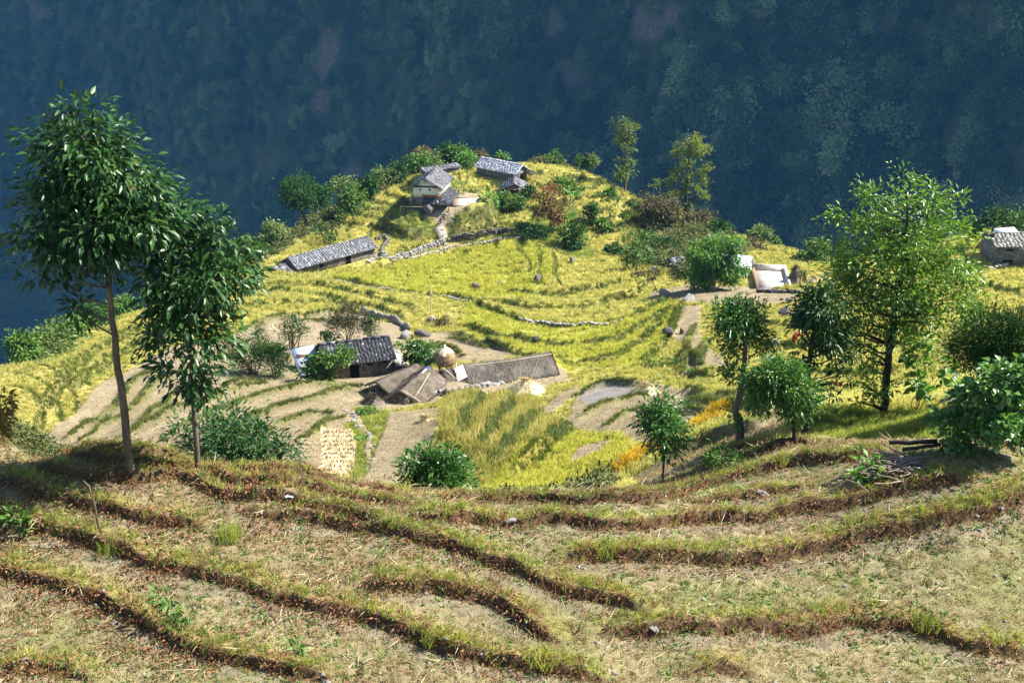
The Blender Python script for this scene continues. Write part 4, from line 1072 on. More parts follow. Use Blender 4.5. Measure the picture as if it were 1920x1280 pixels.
def rocks(path, size, height, rng, tilt=.2, rows=1, width=.3, upright=False):
    """dry stones set along a line of world points; returns mesh parts relative to the first point"""
    path = np.asarray(path, float); o = path[0]; parts = []
    seg = np.linalg.norm(np.diff(path[:, :2], axis=0), axis=1); tot = seg.sum(); cum = np.concatenate([[0], np.cumsum(seg)])
    nl = max(1, int(height / (size * .62)))
    for lay in range(nl):
        s = rng.uniform(0, size * .5)
        while s < tot:
            w = size * rng.uniform(.6, 1.5)
            for r in range(rows):
                c = np.array([np.interp(s, cum, path[:, k]) for k in range(3)]) - o
                V, F = pebble(rng)
                h = height * rng.uniform(.7, 1.25) if upright else size * rng.uniform(.5, .8)
                V = V * [w * .62, width * .5 * rng.uniform(.8, 1.2), h * (.95 if upright else .8)]
                a = rng.normal(0, tilt) + math.atan2(*(path[min(len(path) - 1, int(np.searchsorted(cum, s))), :2] - path[max(0, int(np.searchsorted(cum, s)) - 1), :2])[::-1])
                ca, sa = math.cos(a), math.sin(a); V = np.stack([V[:, 0] * ca - V[:, 1] * sa, V[:, 0] * sa + V[:, 1] * ca, V[:, 2]], 1)
                parts.append((V + c + [rng.normal(0, .04), rng.normal(0, .04) + r * width * .5, lay * size * .55 + h * .3], F))
            s += w * .95
    return parts
def path_pts(px, smin=40, step=.5, smax=200):
    P = [ground(x, y, smin, smax) for x, y in px]; out = []
    for a, b in zip(P[:-1], P[1:]):
        n = max(1, int(np.linalg.norm(b - a) / step)); out += [a + (b - a) * i / n for i in range(n)]
    out.append(P[-1]); out = np.array(out); out[:, 2] = gz(out[:, 0], out[:, 1]); return out
def stone_wall(label, px, h, mat='stone', size=.3, width=.4, rows=1, smin=40, upright=False, seed=3, group=None):
    P = path_pts(px, smin); rng = np.random.default_rng(seed)
    V, F = merge(rocks(P, size, h, rng, rows=rows, width=width, upright=upright))
    o = mesh_np("stone_wall", V, F, M[mat]); o.location = P[0]; return tag(o, label, "wall", group)
def boulder(label, px, s, size, mat='stone', seed=1, name="boulder", cat="rock", group=None, sink=.25, p=None):
    rng = np.random.default_rng(seed)
    p = (ground(*px, smin=s - 14, smax=s + 14) if p is None else p)
    nu, nv = 22, 13; u, v = np.meshgrid(np.linspace(0, 2 * np.pi, nu, endpoint=False), np.linspace(0, np.pi, nv), indexing='ij')
    d = np.stack([np.cos(u) * np.sin(v), np.sin(u) * np.sin(v), np.cos(v)], -1)
    k = nrm(rng.normal(size=(13, 3)) * [1, 1, .8]); cut = rng.uniform(.5, .9, 13)
    r = np.min(np.where((d @ k.T) > .05, cut / np.maximum(d @ k.T, .05), 9), -1); r = np.minimum(r, 1.15)
    r = r * (1 + .05 * np.sin(u * 3 + rng.uniform(0, 6)) * np.sin(v) + .035 * np.sin(5 * v + 3 * u + seed) * np.sin(v))
    V = (d * r[..., None] * np.asarray(size) / 2).reshape(-1, 3); F = []
    for i in range(nu):
        for j in range(nv - 1):
            a, b = i * nv + j, ((i + 1) % nu) * nv + j; F += [(a, a + 1, b + 1), (a, b + 1, b)]
    o = mesh_np(name, V + [0, 0, size[2] * (.5 - sink)], np.array(F), M[mat]); o.location = p; o.rotation_euler = (0, 0, rng.uniform(0, 6))
    return tag(o, label, cat, group)
def straw_heap(label, base, rad, h, n, mat='straw', seed=1, group=None, name="straw_heap", lumps=3):
    """a loose heap of cut straw: a lumpy mound bristling with stalks"""
    rng = np.random.default_rng(seed); nu, nv = 28, 9
    ph = rng.uniform(0, 6, 4)
    u, v = np.meshgrid(np.linspace(0, 2 * np.pi, nu, endpoint=False), np.linspace(0, 1, nv), indexing='ij')
    rr_ = rad * (1 + .16 * np.sin(2 * u + ph[0]) + .10 * np.sin(5 * u + ph[1])) * v
    z = h * (1 - v ** 1.7) * (1 + .22 * np.sin(lumps * u + ph[2]) * v + .1 * np.sin(7 * u + 6 * v + ph[3])) - .08 * v
    V = np.stack([rr_ * np.cos(u), rr_ * np.sin(u), z], -1).reshape(-1, 3); F = []
    for i in range(nu):
        for j in range(nv - 1):
            a, b = i * nv + j, ((i + 1) % nu) * nv + j; F += [(a, b, b + 1), (a, b + 1, a + 1)]
    k = rng.integers(0, len(V), n); p = V[k] * rng.uniform(.9, 1.03, (n, 1))
    d = rng.normal(0, 1, (n, 3)) * [1, 1, .5] + nrm(p + 1e-6) * .5
    o = mesh_np(name, *merge([(V, np.array(F)), leaves(p, d, rng.uniform(.15, .4, n), .02, fold=.05, droop=.2, rng=rng)]), M[mat]); o.location = base
    return tag(o, label, "straw heap", group)

# ------------------------------------------------------------------ the houses and sheds
def opening(root, x0, x1, y, z0, z1, name='door', frame=True, face=-1):
    """a dark plank panel in a wooden frame on the wall face y"""
    f = face; o = MB().box(x0, x1, min(y, y + f * .012), max(y, y + f * .012), z0, z1).build(name, 'opening_shade', root)
    if frame:
        w = .06; yy = (min(y, y + f * .05), max(y, y + f * .05)); mb = MB()
        mb.box(x0 - w, x0, *yy, z0, z1); mb.box(x1, x1 + w, *yy, z0, z1); mb.box(x0 - w, x1 + w, *yy, z1, z1 + w); mb.build('frame', 'wood_dark', o)
    return o
# 1 long slate barn
s = SITE['barn']; e = site_root("barn", s, "long low stone barn under a silvery slate roof, left of the stone stairs", "barn"); L, D = s['L'], s['D']
gable_walls(MB(), L, D, 1.15, .72).build('wall', 'rubble', e); slate_roof(e, L, D, 1.15, .72, 'slate_silver', .32, .2, .3)
MB().box(-L / 2 - 2.7, -L / 2 - .02, -D / 2 + .5, D / 2, -.5, .5).build('annex_wall', 'rubble', e)
mb = MB(); slab_plane(mb, (-L / 2 - 3.1, -D / 2 - .2, .62), (-L / 2 - .25, -D / 2 - .2, .72), (-L / 2 - .25, .15, 1.42), (-L / 2 - 3.1, .15, 1.25), .5)
slab_plane(mb, (-L / 2 - .25, D / 2 + .2, .72), (-L / 2 - 3.1, D / 2 + .2, .62), (-L / 2 - 3.1, .15, 1.25), (-L / 2 - .25, .15, 1.42), .5)
mb.build('annex_roof', 'slate', e, "dull brown lower roof at the barn's left end")
for y in (-D / 2, -.2): MB().tube([(-L / 2 - 2.95, y, -.7), (-L / 2 - 2.95, y, .75)], .05).build('post', 'wood', e)
opening(e, 1.2, 1.75, -D / 2, 0, .9); opening(e, -2.2, -1.85, -D / 2, .45, .8, 'window')
# 2 dark slate house
s = SITE['dark']; e = site_root("stone_house", s, "stone house under a dark slate roof with white patches, fig tree at its front", "house"); L, D = s['L'], s['D']
gable_walls(MB(), L, D, 1.30, .75).build('wall', 'rubble', e); slate_roof(e, L, D, 1.30, .75, 'slate_dark', .35, .18, .22, lift=.004)
opening(e, .55, .8, -D / 2, .82, 1.08, 'window'); opening(e, 1.5, 1.72, -D / 2, .86, 1.1, 'window'); opening(e, -.6, -.1, -D / 2, 0, .95)
mb = MB(); slab_plane(mb, (L / 2 + .15, -D / 2 - .1, .55), (L / 2 + 1.15, -D / 2 + .4, .25), (L / 2 + 1.05, D / 2 - .6, .55), (L / 2 + .15, D / 2 - .4, 1.05), .8); mb.build('lean_to_roof', 'stone_pale', e, "pale lean-to roof of large slabs at the right gable")
mb = MB(); mb.box(L / 2, L / 2 + .95, -D / 2 + .35, D / 2 - .8, -.3, .28); mb.build('lean_to_wall', 'rubble', e)
mb = MB(); mb.hexa([(-L / 2 - 1.7, -D / 2 - .2, .75), (-L / 2 - .2, -D / 2 - .1, .85), (-L / 2 - .2, D / 2, 1.5), (-L / 2 - 1.7, D / 2, 1.4), (-L / 2 - 1.7, -D / 2 - .2, .78), (-L / 2 - .2, -D / 2 - .1, .88), (-L / 2 - .2, D / 2, 1.53), (-L / 2 - 1.7, D / 2, 1.43)])
mb.build('tin_roof', 'tin', e, "blue white tin sheet roof at the left end")
mb = MB()
for x, y, w in ((-L / 2 - 1.4, -.9, .16), (-L / 2 - 1.15, -.3, .15), (-L / 2 - .7, .4, .2)): MB().box(x, x + w, y, y + w * .8, 1.1 + y * .2, 1.2 + y * .2).build('roof_stone', 'stone_pale', e)
for x in (-L / 2 - 1.6, -L / 2 - .3): MB().tube([(x, -D / 2 - .05, -.4), (x, -D / 2 - .05, .78)], .045).build('post', 'wood', e)
MB().box(-L / 2 - 1.5, -L / 2 - .05, D / 2 - 1.2, D / 2 - .05, -.3, 1.3).build('side_wall', 'mud', e)
# 3 long thatched shed with its lower annex
s = SITE['thatch']; e = site_root("thatched_shed", s, "longest grey thatched shed, its roof almost down to the ground", "shed"); L, D = s['L'], s['D']
gable_walls(MB(), L - .3, D - .2, .25, .62, -.5).build('wall', 'rubble', e); thatch_roof(e, L, D, .34, .72, 'thatch', .3, .2, fringe=2200)
thatch_roof(e, L, D, .36, .55, 'thatch', .3, .16, 'annex_roof', 0, 500, x0=-L / 2 - 1.25, x1=-L / 2 - .03)
mb = MB().box(-L / 2 - 1.05, -L / 2 - .15, -D / 2 + .1, D / 2 - .1, -.5, .3); mb.build('annex_wall', 'rubble_pale', e)
tz = lambda y: .36 + .57 - .55 / (D / 2) * abs(y) * 1.0 + .05
mb = MB()
for i in range(6):
    x0, x1 = -L / 2 - .55 + hr.uniform(-.03, .03), -L / 2 + .03; ya, yb = -.15 - i * .15, -.15 - (i + 1) * .15 
    mb.quad((x0, ya, tz(ya) + hr.uniform(0, .03)), (x1, ya, tz(ya) + .25), (x1, yb, tz(yb) + .22), (x0, yb, tz(yb) + hr.uniform(0, .03)))
mb.build('tarpaulin', 'tarp_white', e, "crumpled white tarpaulin where the two thatch roofs meet")
for a, b in (((-L / 2 - 1.2, .0, 1.02), (-L / 2 - .15, -D / 2 - .4, .12)), ((-L / 2 - .35, .0, 1.25), (-L / 2 - .75, -D / 2 - .35, .1))): MB().tube([a, b], .035).build('pole', 'bamboo', e)
for i in range(4): MB().tube([(-L / 2 - .2 - i * .14, -D / 2 - .25, -.4), (-L / 2 - .2 - i * .14, -D / 2 - .22, .15)], .035).build('post', 'wood', e)
MB().tube([(-L / 2 + .2, -.25, 1.03), (0, -.28, .98), (L / 2 - .1, -.24, 1.03)], .018).build('ridge_rope', 'bamboo', e)
# 4 thatched shed with a stone gable
s = SITE['aframe']; e = site_root("thatched_shed", s, "thatched shed with a dark stone gable and a blue and white cloth on its ridge", "shed"); L, D = s['L'], s['D']
gable_walls(MB(), L - .2, D - .2, .36, .60, -.9).build('wall', 'rubble', e); thatch_roof(e, L, D, .42, .62, 'thatch_brown', .2, .13, fringe=1500)
mb = MB()
for i, (x, w) in enumerate(((L / 2 - .55, .5), (L / 2 - .95, .38))):
    mb.hexa([(x, -w, 1.2), (x + .34, -w, 1.2), (x + .34, w * .7, 1.27), (x, w * .7, 1.27), (x, -w, 1.26), (x + .34, -w, 1.26), (x + .34, .0, 1.62), (x, .0, 1.62)])
mb.p = [(V_ - [0, 0, .55], F_) for V_, F_ in mb.p]; mb.build('ridge_cloth', 'tarp_white', e); bc = MB().hexa([(L / 2 - .42, -.28, 1.38), (L / 2 - .1, -.26, 1.38), (L / 2 - .1, .26, 1.38), (L / 2 - .42, .26, 1.38), (L / 2 - .36, -.06, 1.64), (L / 2 - .12, -.08, 1.61), (L / 2 - .12, .08, 1.62), (L / 2 - .36, .06, 1.64)]); bc.p = [(V_ - [0, 0, .55], F_) for V_, F_ in bc.p]; bc.build('blue_cloth', 'tarp_blue', e)
MB().tube([(-L / 2 + .3, -.75, .62), (L / 2 - .6, -.35, .92)], .025).build('pole', 'bamboo', e); MB().tube([(-L / 2 + .1, -D / 2 - .2, .5), (-L / 2 + .1, 0, 1.05)], .04).build('pole', 'bamboo', e)
# 5 open thatched lean-to on posts
s = SITE['leanto']; e = site_root("open_shelter", s, "open thatched shelter on wooden posts beside the stone gable", "shelter"); L, D = s['L'], s['D']
thatch_roof(e, L, D, .55, .38, 'thatch_brown', .2, .12, fringe=700)
for x in (-L / 2 + .15, 0, L / 2 - .2):
    for y in (-D / 2 + .1, D / 2 - .1): MB().tube([(x, y, -.7), (x + hr.uniform(-.08, .08), y, .62)], .045).build('post', 'wood', e)
MB().tube([(-L / 2 + .15, -D / 2 + .1, .05), (-L / 2 + .15, D / 2 - .1, .55)], .03).build('brace', 'wood', e)
# 6 two storey house on the knoll
s = SITE['knoll']; e = site_root("farmhouse", s, "two storey limewashed farmhouse with a slate skirt roof, beside the pale courtyard", "house"); L, D = s['L'], s['D']
MB().box(-L / 2, L / 2, -D / 2, D / 2, -.6, 1.5).build('lower_wall', 'mud', e)
mb = MB(); gable_walls(mb, L, D, 2.75, .95, 1.5, -L / 2 - .003); mb.build('upper_wall', 'plaster', e)
xf = -L / 2
MB().box(xf - .02, xf - .004, -D / 2 - .01, D / 2 * .35, 1.5, 1.78).build('ochre_band', 'red_ochre', e)
MB().box(xf - .05, xf - .004, -D / 2 + .2, D / 2 - .1, 2.66, 2.84).build('beam', 'wood_dark', e)
slate_roof(e, L, D, 2.75, .95, 'slate', .42, .45, .3)
mb = MB()   # skirt roof round the front and the right side (front is -x, right is -y)
slab_plane(mb, (xf - 1.0, -D / 2 - 1.25, .95), (xf - 1.0, D / 2 * .2, .95), (xf - .02, D / 2 * .2, 1.52), (xf - .02, -D / 2 - .02, 1.52), .36)
slab_plane(mb, (L / 2 - .3, -D / 2 - 1.25, .95), (xf - 1.0, -D / 2 - 1.25, .95), (xf - .02, -D / 2 - .02, 1.6), (L / 2 - .3, -D / 2 - .02, 1.6), .36)
mb.build('skirt_roof', 'slate_dark', e)
for x, y in ((xf - .9, -D / 2 - 1.1), (xf - .9, -.5), (xf + 1.3, -D / 2 - 1.1), (L / 2 - .6, -D / 2 - 1.1)): MB().tube([(x, y, -.4), (x, y, 1.0)], .05).build('post', 'wood_dark', e)
for y0, y1, z0, z1, nm in ((.7, .85, 2.25, 2.5, 'window'), (-.5, -.25, 2.3, 2.52, 'window'), (-.9, -.3, -.1, .85, 'door')): MB().box(xf - .03, xf - .004, y0, y1, z0, z1).build(nm, 'opening_shade', e)
MB().box(xf + 1.0, xf + 1.9, -D / 2 - .03, -D / 2 - .002, -.05, .9).build('door', 'opening_shade', e)
s = SITE['knoll']
ca_, sa_ = math.cos(s['yaw']), math.sin(s['yaw'])
def loc(x, y, z=0): return (s['c'][0] + x * ca_ - y * sa_, s['c'][1] + x * sa_ + y * ca_, s['z'] + z)
# bamboo poles leaning on its left side, one thing each
for i in range(9):
    a = np.array(loc(xf - .6 + i * .33 + hr.uniform(-.2, .2), D / 2 + 1.0 + hr.uniform(-.2, .35), -.2)); b = np.array(loc(xf + .1 + i * .3 + hr.uniform(-.3, .3), D / 2 + .1, 1.9 + hr.uniform(-.5, .4)))
    o = MB().tube([(0, 0, 0), tuple(b - a)], .045).build("bamboo_pole", 'bamboo'); o.location = a
    tag(o, "pale bamboo pole leaning on the left wall of the limewashed farmhouse", "pole", "poles leaning on the farmhouse")
a = np.array(loc(xf - 1.15, D / 2 + 1.3, .55)); b = np.array(loc(xf - 1.0, -D / 2 + 1.2, .62)); o = MB().tube([(0, 0, 0), tuple(b - a)], .05).build("bamboo_rail", 'bamboo'); o.location = a
tag(o, "level bamboo rail in front of the limewashed farmhouse, above the big boulder", "rail")
for x, y in ((xf - 1.15, D / 2 + 1.28), (xf - 1.0, -D / 2 + 1.25)): MB().tube([tuple(np.array(loc(x, y, -.4)) - a), tuple(np.array(loc(x, y, .58)) - a)], .05).build('post', 'bamboo', o)
# 7 long low slab-topped shed behind it
s = SITE['lowshed']; e = site_root("low_shed", s, "long low shed with a flat slab roof right behind the limewashed farmhouse", "shed"); L, D = s['L'], s['D']
MB().box(-L / 2, L / 2, -D / 2, D / 2, -.4, .62).build('wall', 'rubble', e); mb = MB(); slab_plane(mb, (-L / 2 - .15, -D / 2 - .2, .66), (L / 2 + .15, -D / 2 - .2, .66), (L / 2 + .15, D / 2 + .2, .9), (-L / 2 - .15, D / 2 + .2, .9), .5); mb.build('roof', 'slate', e)
# 8 white slate house on the crest
s = SITE['slate']; e = site_root("slate_house", s, "house with a bleached white slate roof on the crest of the knoll", "house"); L, D = s['L'], s['D']
gable_walls(MB(), L, D, 1.2, .75).build('wall', 'rubble_pale', e); slate_roof(e, L, D, 1.2, .75, 'slate_white', .35, .3, .36)
MB().box(-L / 2 - .03, -L / 2 - .002, -.3, .2, 0, .9).build('door', 'opening_shade', e)
mb = MB(); mb.hexa([(-L / 2 - 1.3, -D / 2 - .5, .75), (-L / 2 - .05, -D / 2 - .5, .95), (-L / 2 - .05, -D / 2 + .9, .95), (-L / 2 - 1.3, -D / 2 + .9, .75), (-L / 2 - 1.3, -D / 2 - .5, .8), (-L / 2 - .05, -D / 2 - .5, 1.0), (-L / 2 - .05, -D / 2 + .9, 1.0), (-L / 2 - 1.3, -D / 2 + .9, .8)]); mb.build('awning', 'wood_dark', e)
for y in (-D / 2 - .4, -D / 2 + .8): MB().tube([(-L / 2 - 1.2, y, -.3), (-L / 2 - 1.2, y, 1.15)], .05).build('post', 'wood', e)
# 9 small slate shed below it
s = SITE['shed']; e = site_root("slate_shed", s, "small grey slate shed among bushes below the bleached white roof", "shed"); L, D = s['L'], s['D']
gable_walls(MB(), L, D, .8, .75).build('wall', 'mud', e); slate_roof(e, L, D, .8, .75, 'slate', .25, .25, .42)
MB().box(-L / 2 - .03, -L / 2 - .002, -.55, .45, -.1, .75).build('doorway', 'opening_shade', e)
# 10 little hut
s = SITE['hut']; e = site_root("small_hut", s, "tiny hut with a single grey slab roof, left of the bamboo clump", "hut"); L, D = s['L'], s['D']
MB().box(-L / 2, L / 2, -D / 2, D / 2, -.4, .35).build('wall', 'rubble_pale', e); mb = MB(); slab_plane(mb, (-L / 2 - .12, -D / 2 - .12, .40), (L / 2 + .12, -D / 2 - .12, .46), (L / 2 + .12, D / 2 + .12, .98), (-L / 2 - .12, D / 2 + .12, .92), .55); mb.build('roof', 'slate_silver', e)
# 11 white house mostly behind the bamboo
s = SITE['white']; e = site_root("white_house", s, "white gabled house with a tin roof half hidden by the bamboo clump", "house"); L, D = s['L'], s['D']
gable_walls(MB(), L, D, 1.1, .8).build('wall', 'plaster', e)
mb = MB(); k = .8 / (D / 2); y = D / 2 + .25; ze = 1.1 - .25 * k + .05
for sg in (-1, 1): mb.hexa([(-L / 2 - .2, sg * y, ze), (L / 2 + .2, sg * y, ze), (L / 2 + .2, 0, 1.95), (-L / 2 - .2, 0, 1.95), (-L / 2 - .2, sg * y, ze + .04), (L / 2 + .2, sg * y, ze + .04), (L / 2 + .2, 0, 1.99), (-L / 2 - .2, 0, 1.99)])
mb.build('roof', 'tin', e); MB().box(-L / 2 - .03, -L / 2 - .002, -.3, .3, 0, .85).build('door', 'opening_shade', e)
mb = MB(); slab_plane(mb, (-L / 2 - .1, -D / 2 - 1.7, .25), (L / 2 - .3, -D / 2 - 1.7, .25), (L / 2 - .3, -D / 2 - .05, .85), (-L / 2 - .1, -D / 2 - .05, .85), .45); mb.build('porch_roof', 'slate_dark', e)
for x in (-L / 2, L / 2 - .4): MB().tube([(x, -D / 2 - 1.6, -.4), (x, -D / 2 - 1.6, .28)], .05).build('post', 'wood', e)
# 12 stone house at the right edge
s = SITE['right']; e = site_root("block_house", s, "grey stone house with a broad patchy roof at the right edge above the yellow slope", "house"); L, D = s['L'], s['D']
gable_walls(MB(), L, D, 1.75, .55).build('wall', 'rubble_pale', e); slate_roof(e, L, D, 1.75, .55, 'slate_mixed', .3, .35, .34)
opening(e, -L / 2 + .7, -L / 2 + 1.35, -D / 2, .12, .5, 'door'); opening(e, -L / 2 + .85, -L / 2 + 1.3, -D / 2, 1.28, 1.42, 'window'); opening(e, .4, .9, -D / 2, .9, 1.3, 'window')
mb = MB(); mb.hexa([(-L / 2 + .3, -.15, 2.33), (-L / 2 + 2.2, -.1, 2.36), (-L / 2 + 2.1, .5, 2.40), (-L / 2 + .4, .5, 2.40), (-L / 2 + .3, -.15, 2.42), (-L / 2 + 2.2, -.1, 2.48), (-L / 2 + 2.1, .5, 2.66), (-L / 2 + .4, .5, 2.56)]); o = mb.build('roof_sheet', 'tarp_white', e, "white sheet lying on the ridge")
tk = MB(); tk.raw(*tube([(0, 0, 0), (0, 0, .28), (0, 0, .33), (0, 0, .42), (0, 0, .46)], [.2, .2, .19, .12, .06], 14)); o = tk.build("water_can", 'water_tank')
cs, sn_ = math.cos(s['yaw']), math.sin(s['yaw']); lx, ly = -L / 2 - .1, -D / 2 * .35
o.location = (s['c'][0] + lx * cs - ly * sn_, s['c'][1] + lx * sn_ + ly * cs, s['z'] + 1.75 + .55 * (1 - .35) + .1); tag(o, "black plastic water can standing on the left edge of the grey stone house roof", "water can")
# granary on stilts
p = on_ground(835, 79.2, 716); e = rot_empty("straw_granary", p, "round straw granary with a pale cap, raised on wooden stilts", "granary")
th, nv = np.linspace(0, 2 * np.pi, 30, endpoint=False), 12
prof = [(.45, .5), (.60, .62), (.66, .85), (.64, 1.1), (.55, 1.32), (.42, 1.45)]
V = np.array([(r * math.cos(t) * (1 + .05 * math.sin(5 * t)), r * math.sin(t) * (1 + .05 * math.sin(4 * t)), z) for r, z in prof for t in th]); F = []
for i in range(len(prof) - 1):
    for j in range(30): a, b = i * 30 + j, i * 30 + (j + 1) % 30; F += [(a, b, b + 30), (a, b + 30, a + 30)]
F += [(0, j + 1, j) for j in range(1, 29)]
k = hr.integers(0, len(V), 900); pp = V[k]; dd = nrm(pp * [1, 1, 0]) * .5 + [0, 0, -.8] + hr.normal(0, .3, (900, 3))
mesh_np("straw_body", *merge([(V, np.array(F)), leaves(pp, dd, hr.uniform(.1, .28, 900), .02, fold=.05, droop=.05, rng=hr)]), M['strawbrown'], e)
prof = [(.56, 1.30), (.44, 1.47), (.26, 1.62), (.10, 1.72), (.07, 1.86), (.01, 1.9)]
V = np.array([(r * math.cos(t) * (1 + .08 * math.sin(3 * t)), r * math.sin(t) * (1 + .08 * math.sin(7 * t)), z) for r, z in prof for t in th]); F = []
for i in range(len(prof) - 1):
    for j in range(30): a, b = i * 30 + j, i * 30 + (j + 1) % 30; F += [(a, b, b + 30), (a, b + 30, a + 30)]
mesh_np("cap", V, np.array(F), M['straw'], e)
for i in range(5): t = i * 1.257; MB().tube([(.42 * math.cos(t), .42 * math.sin(t), -.25), (.42 * math.cos(t), .42 * math.sin(t), .55)], .045).build('stilt', 'wood', e)

# ------------------------------------------------------------------ yards, walls and stairs
def slab_yard(name, Q, mat, z):
    c = np.mean(Q, 0); V = [(q[0] - c[0], q[1] - c[1], -.3) for q in Q] + [(q[0] - c[0], q[1] - c[1], .06) for q in Q]
    V = [V[3], V[2], V[1], V[0], V[7], V[6], V[5], V[4]]
    o = MB().hexa(V).build(name, mat); o.location = (c[0], c[1], z); return tag(o, kind="structure")
slab_yard("courtyard", COURT, 'court', SITE_COURT['z']); slab_yard("yard_floor", YARD, 'yard_floor', SITE_YARD['z'])
def coping(label, pts, z, h, w, mat, name="yard_wall"):
    c = np.array([pts[0][0], pts[0][1], z]); mb = MB()
    for a, b in zip(pts[:-1], pts[1:]):
        a = np.array(a[:2]) - c[:2]; b = np.array(b[:2]) - c[:2]; t = (b - a) / np.linalg.norm(b - a); n = np.array([-t[1], t[0]]) * w / 2
        q = [a - n, b - n, b + n, a + n]; mb.hexa([(*v, -.4) for v in q] + [(*v, h + hr.uniform(-.003, .003)) for v in q])
    o = mb.build(name, mat); o.location = c; return tag(o, label, "wall")
Y_ = YARD; zz = SITE_YARD['z']
coping("tall plastered back wall of the pale walled yard right of the bamboo", [Y_[0], Y_[1] + [.1, 0, 0]], zz, .62, .22, 'yard_plaster')
coping("right side wall of the pale walled yard by the dark leafless tree", [Y_[1] + [0, -.12, 0], Y_[2] + [0, .12, 0]], zz, .42, .22, 'yard_plaster')
coping("low front wall of the pale walled yard above the terraces", [Y_[2] + [.12, 0, 0], Y_[3] - [.1, 0, 0]], zz, .14, .2, 'yard_plaster')
coping("brown left wall of the pale walled yard beside the white house", [Y_[3] + [-.2, .15, 0], Y_[0] + [-.2, -.15, 0]], zz, .5, .35, 'mud')
c_ = COURT; zc = SITE_COURT['z']
coping("low stone kerb along the back of the sunlit courtyard on the knoll", [c_[0], c_[1]], zc, .14, .18, 'rubble', "courtyard_kerb"); coping("low stone kerb along the front of the sunlit courtyard on the knoll", [c_[2] + [.05, 0, 0], c_[3] + [.3, 0, 0]], zc, .14, .18, 'rubble', "courtyard_kerb")
coping("low stone kerb along the right side of the sunlit courtyard on the knoll", [c_[1] + [0, -.15, 0], c_[2] + [0, .15, 0]], zc, .16, .2, 'rubble', "courtyard_kerb")
stone_wall("low dry stone wall winding down the rice from the barn's lower corner", [(606,521),(640,529),(700,541),(745,547)], .32, 'stone_pale', .3, .4, seed=5)
stone_wall("low dry stone wall in the rice crossing behind the tall bamboo pole", [(770,550),(800,551),(840,556),(882,563)], .3, 'stone_pale', .3, .4, seed=6)
stone_wall("curved dry stone wall edged white in the middle of the rice bowl", [(975,600),(1010,607),(1070,613),(1120,611),(1165,604)], .42, 'stone_pale', .3, .4, seed=7)
stone_wall("fence of upright standing slabs behind the dark slate house", [(678,588),(712,598),(744,607),(766,622)], .5, 'stone_pale', .26, .16, upright=True, seed=8)
stone_wall("retaining wall of the rice plot climbing from the barn to the stone stairs", [(714,486),(750,486),(790,474),(822,462),(833,459)], .95, 'stone', .3, .45, seed=9)
stone_wall("short rough wall rising from the barn's right end", [(703,452),(722,446),(728,455),(716,470),(712,484)], .7, 'stone_dark', .3, .4, seed=10)
stone_wall("long path wall below the stone stairs, along the top of the bright rice", [(690,494),(740,491),(790,482),(835,468),(852,464),(905,458),(960,449),(1000,444)], .4, 'stone_pale', .32, .45, seed=11)
stone_wall("terrace wall right of the stone stairs, shaded by its own height", [(846,452),(880,448),(930,440),(990,428)], .8, 'stone_dark', .32, .4, seed=12)
stone_wall("dry stone wall climbing from the stone stairs to the farmhouse", [(815,432),(824,420),(834,408),(838,400)], .5, 'stone', .28, .4, seed=13)
stone_wall("retaining wall under the thatched sheds and the straw granary", [(805,741),(830,738),(860,735),(900,728),(945,720)], .5, 'stone', .3, .45, seed=14)
stone_wall("retaining wall in front of the pale walled yard", [(1420,548),(1460,549),(1500,550),(1530,549)], .45, 'stone_dark', .32, .4, seed=15)
stone_wall("rough wall at the foot of the grey stone house by the right edge", [(1856,506),(1880,502),(1900,493),(1930,480)], .45, 'stone_pale', .32, .5, seed=16, smin=90)
# stone stairs
A = ground(838, 459, 60); B = ground(822, 431, 60)
e = rot_empty("stone_stairs", A, "flight of pale stone steps climbing to the knoll between two walls", "stairs"); v = B - A; v[2] = max(v[2], 1.6); w = nrm(np.array([[-v[1], v[0], 0]]))[0] * .62; nst = 9
for i in range(nst):
    a = v * i / nst; b = v * (i + 1.15) / nst; z = v[2] * (i + 1) / nst
    q = [a - w, b - w, b + w, a + w]; q = [q[3], q[2], q[1], q[0]] if np.cross(q[1][:2] - q[0][:2], q[3][:2] - q[0][:2]) < 0 else q
    MB().hexa([(p[0], p[1], z - .32) for p in q] + [(p[0] + hr.uniform(-.02, .02), p[1], z + hr.uniform(-.01, .01)) for p in q]).build('step', 'stone_pale', e)
# ------------------------------------------------------------------ trees and shrubs
_seed = [100]
M['vine'] = leaf_mat('vine_leaf', G((.035,.09,.022),(.075,.17,.035),(.14,.26,.06)), .33, .42, .2)
M['bamboo_leaf'] = leaf_mat('bamboo_leaf', G((.04,.10,.016),(.08,.19,.024),(.15,.29,.045)), .45, .4, .3)
def T(name, label, cat, base, blobs, leaf, n, mat, smin=60, smax=210, **kw):
    _seed[0] += 1
    if len(base) == 3: p = on_ground(base[0], base[2], base[1])
    else: p = ground(base[0], base[1], smin, smax)
    return plant(name, label, cat, p, blobs, leaf, n, mat, seed=_seed[0], **kw)
NEARG = dict(smin=14, smax=60)
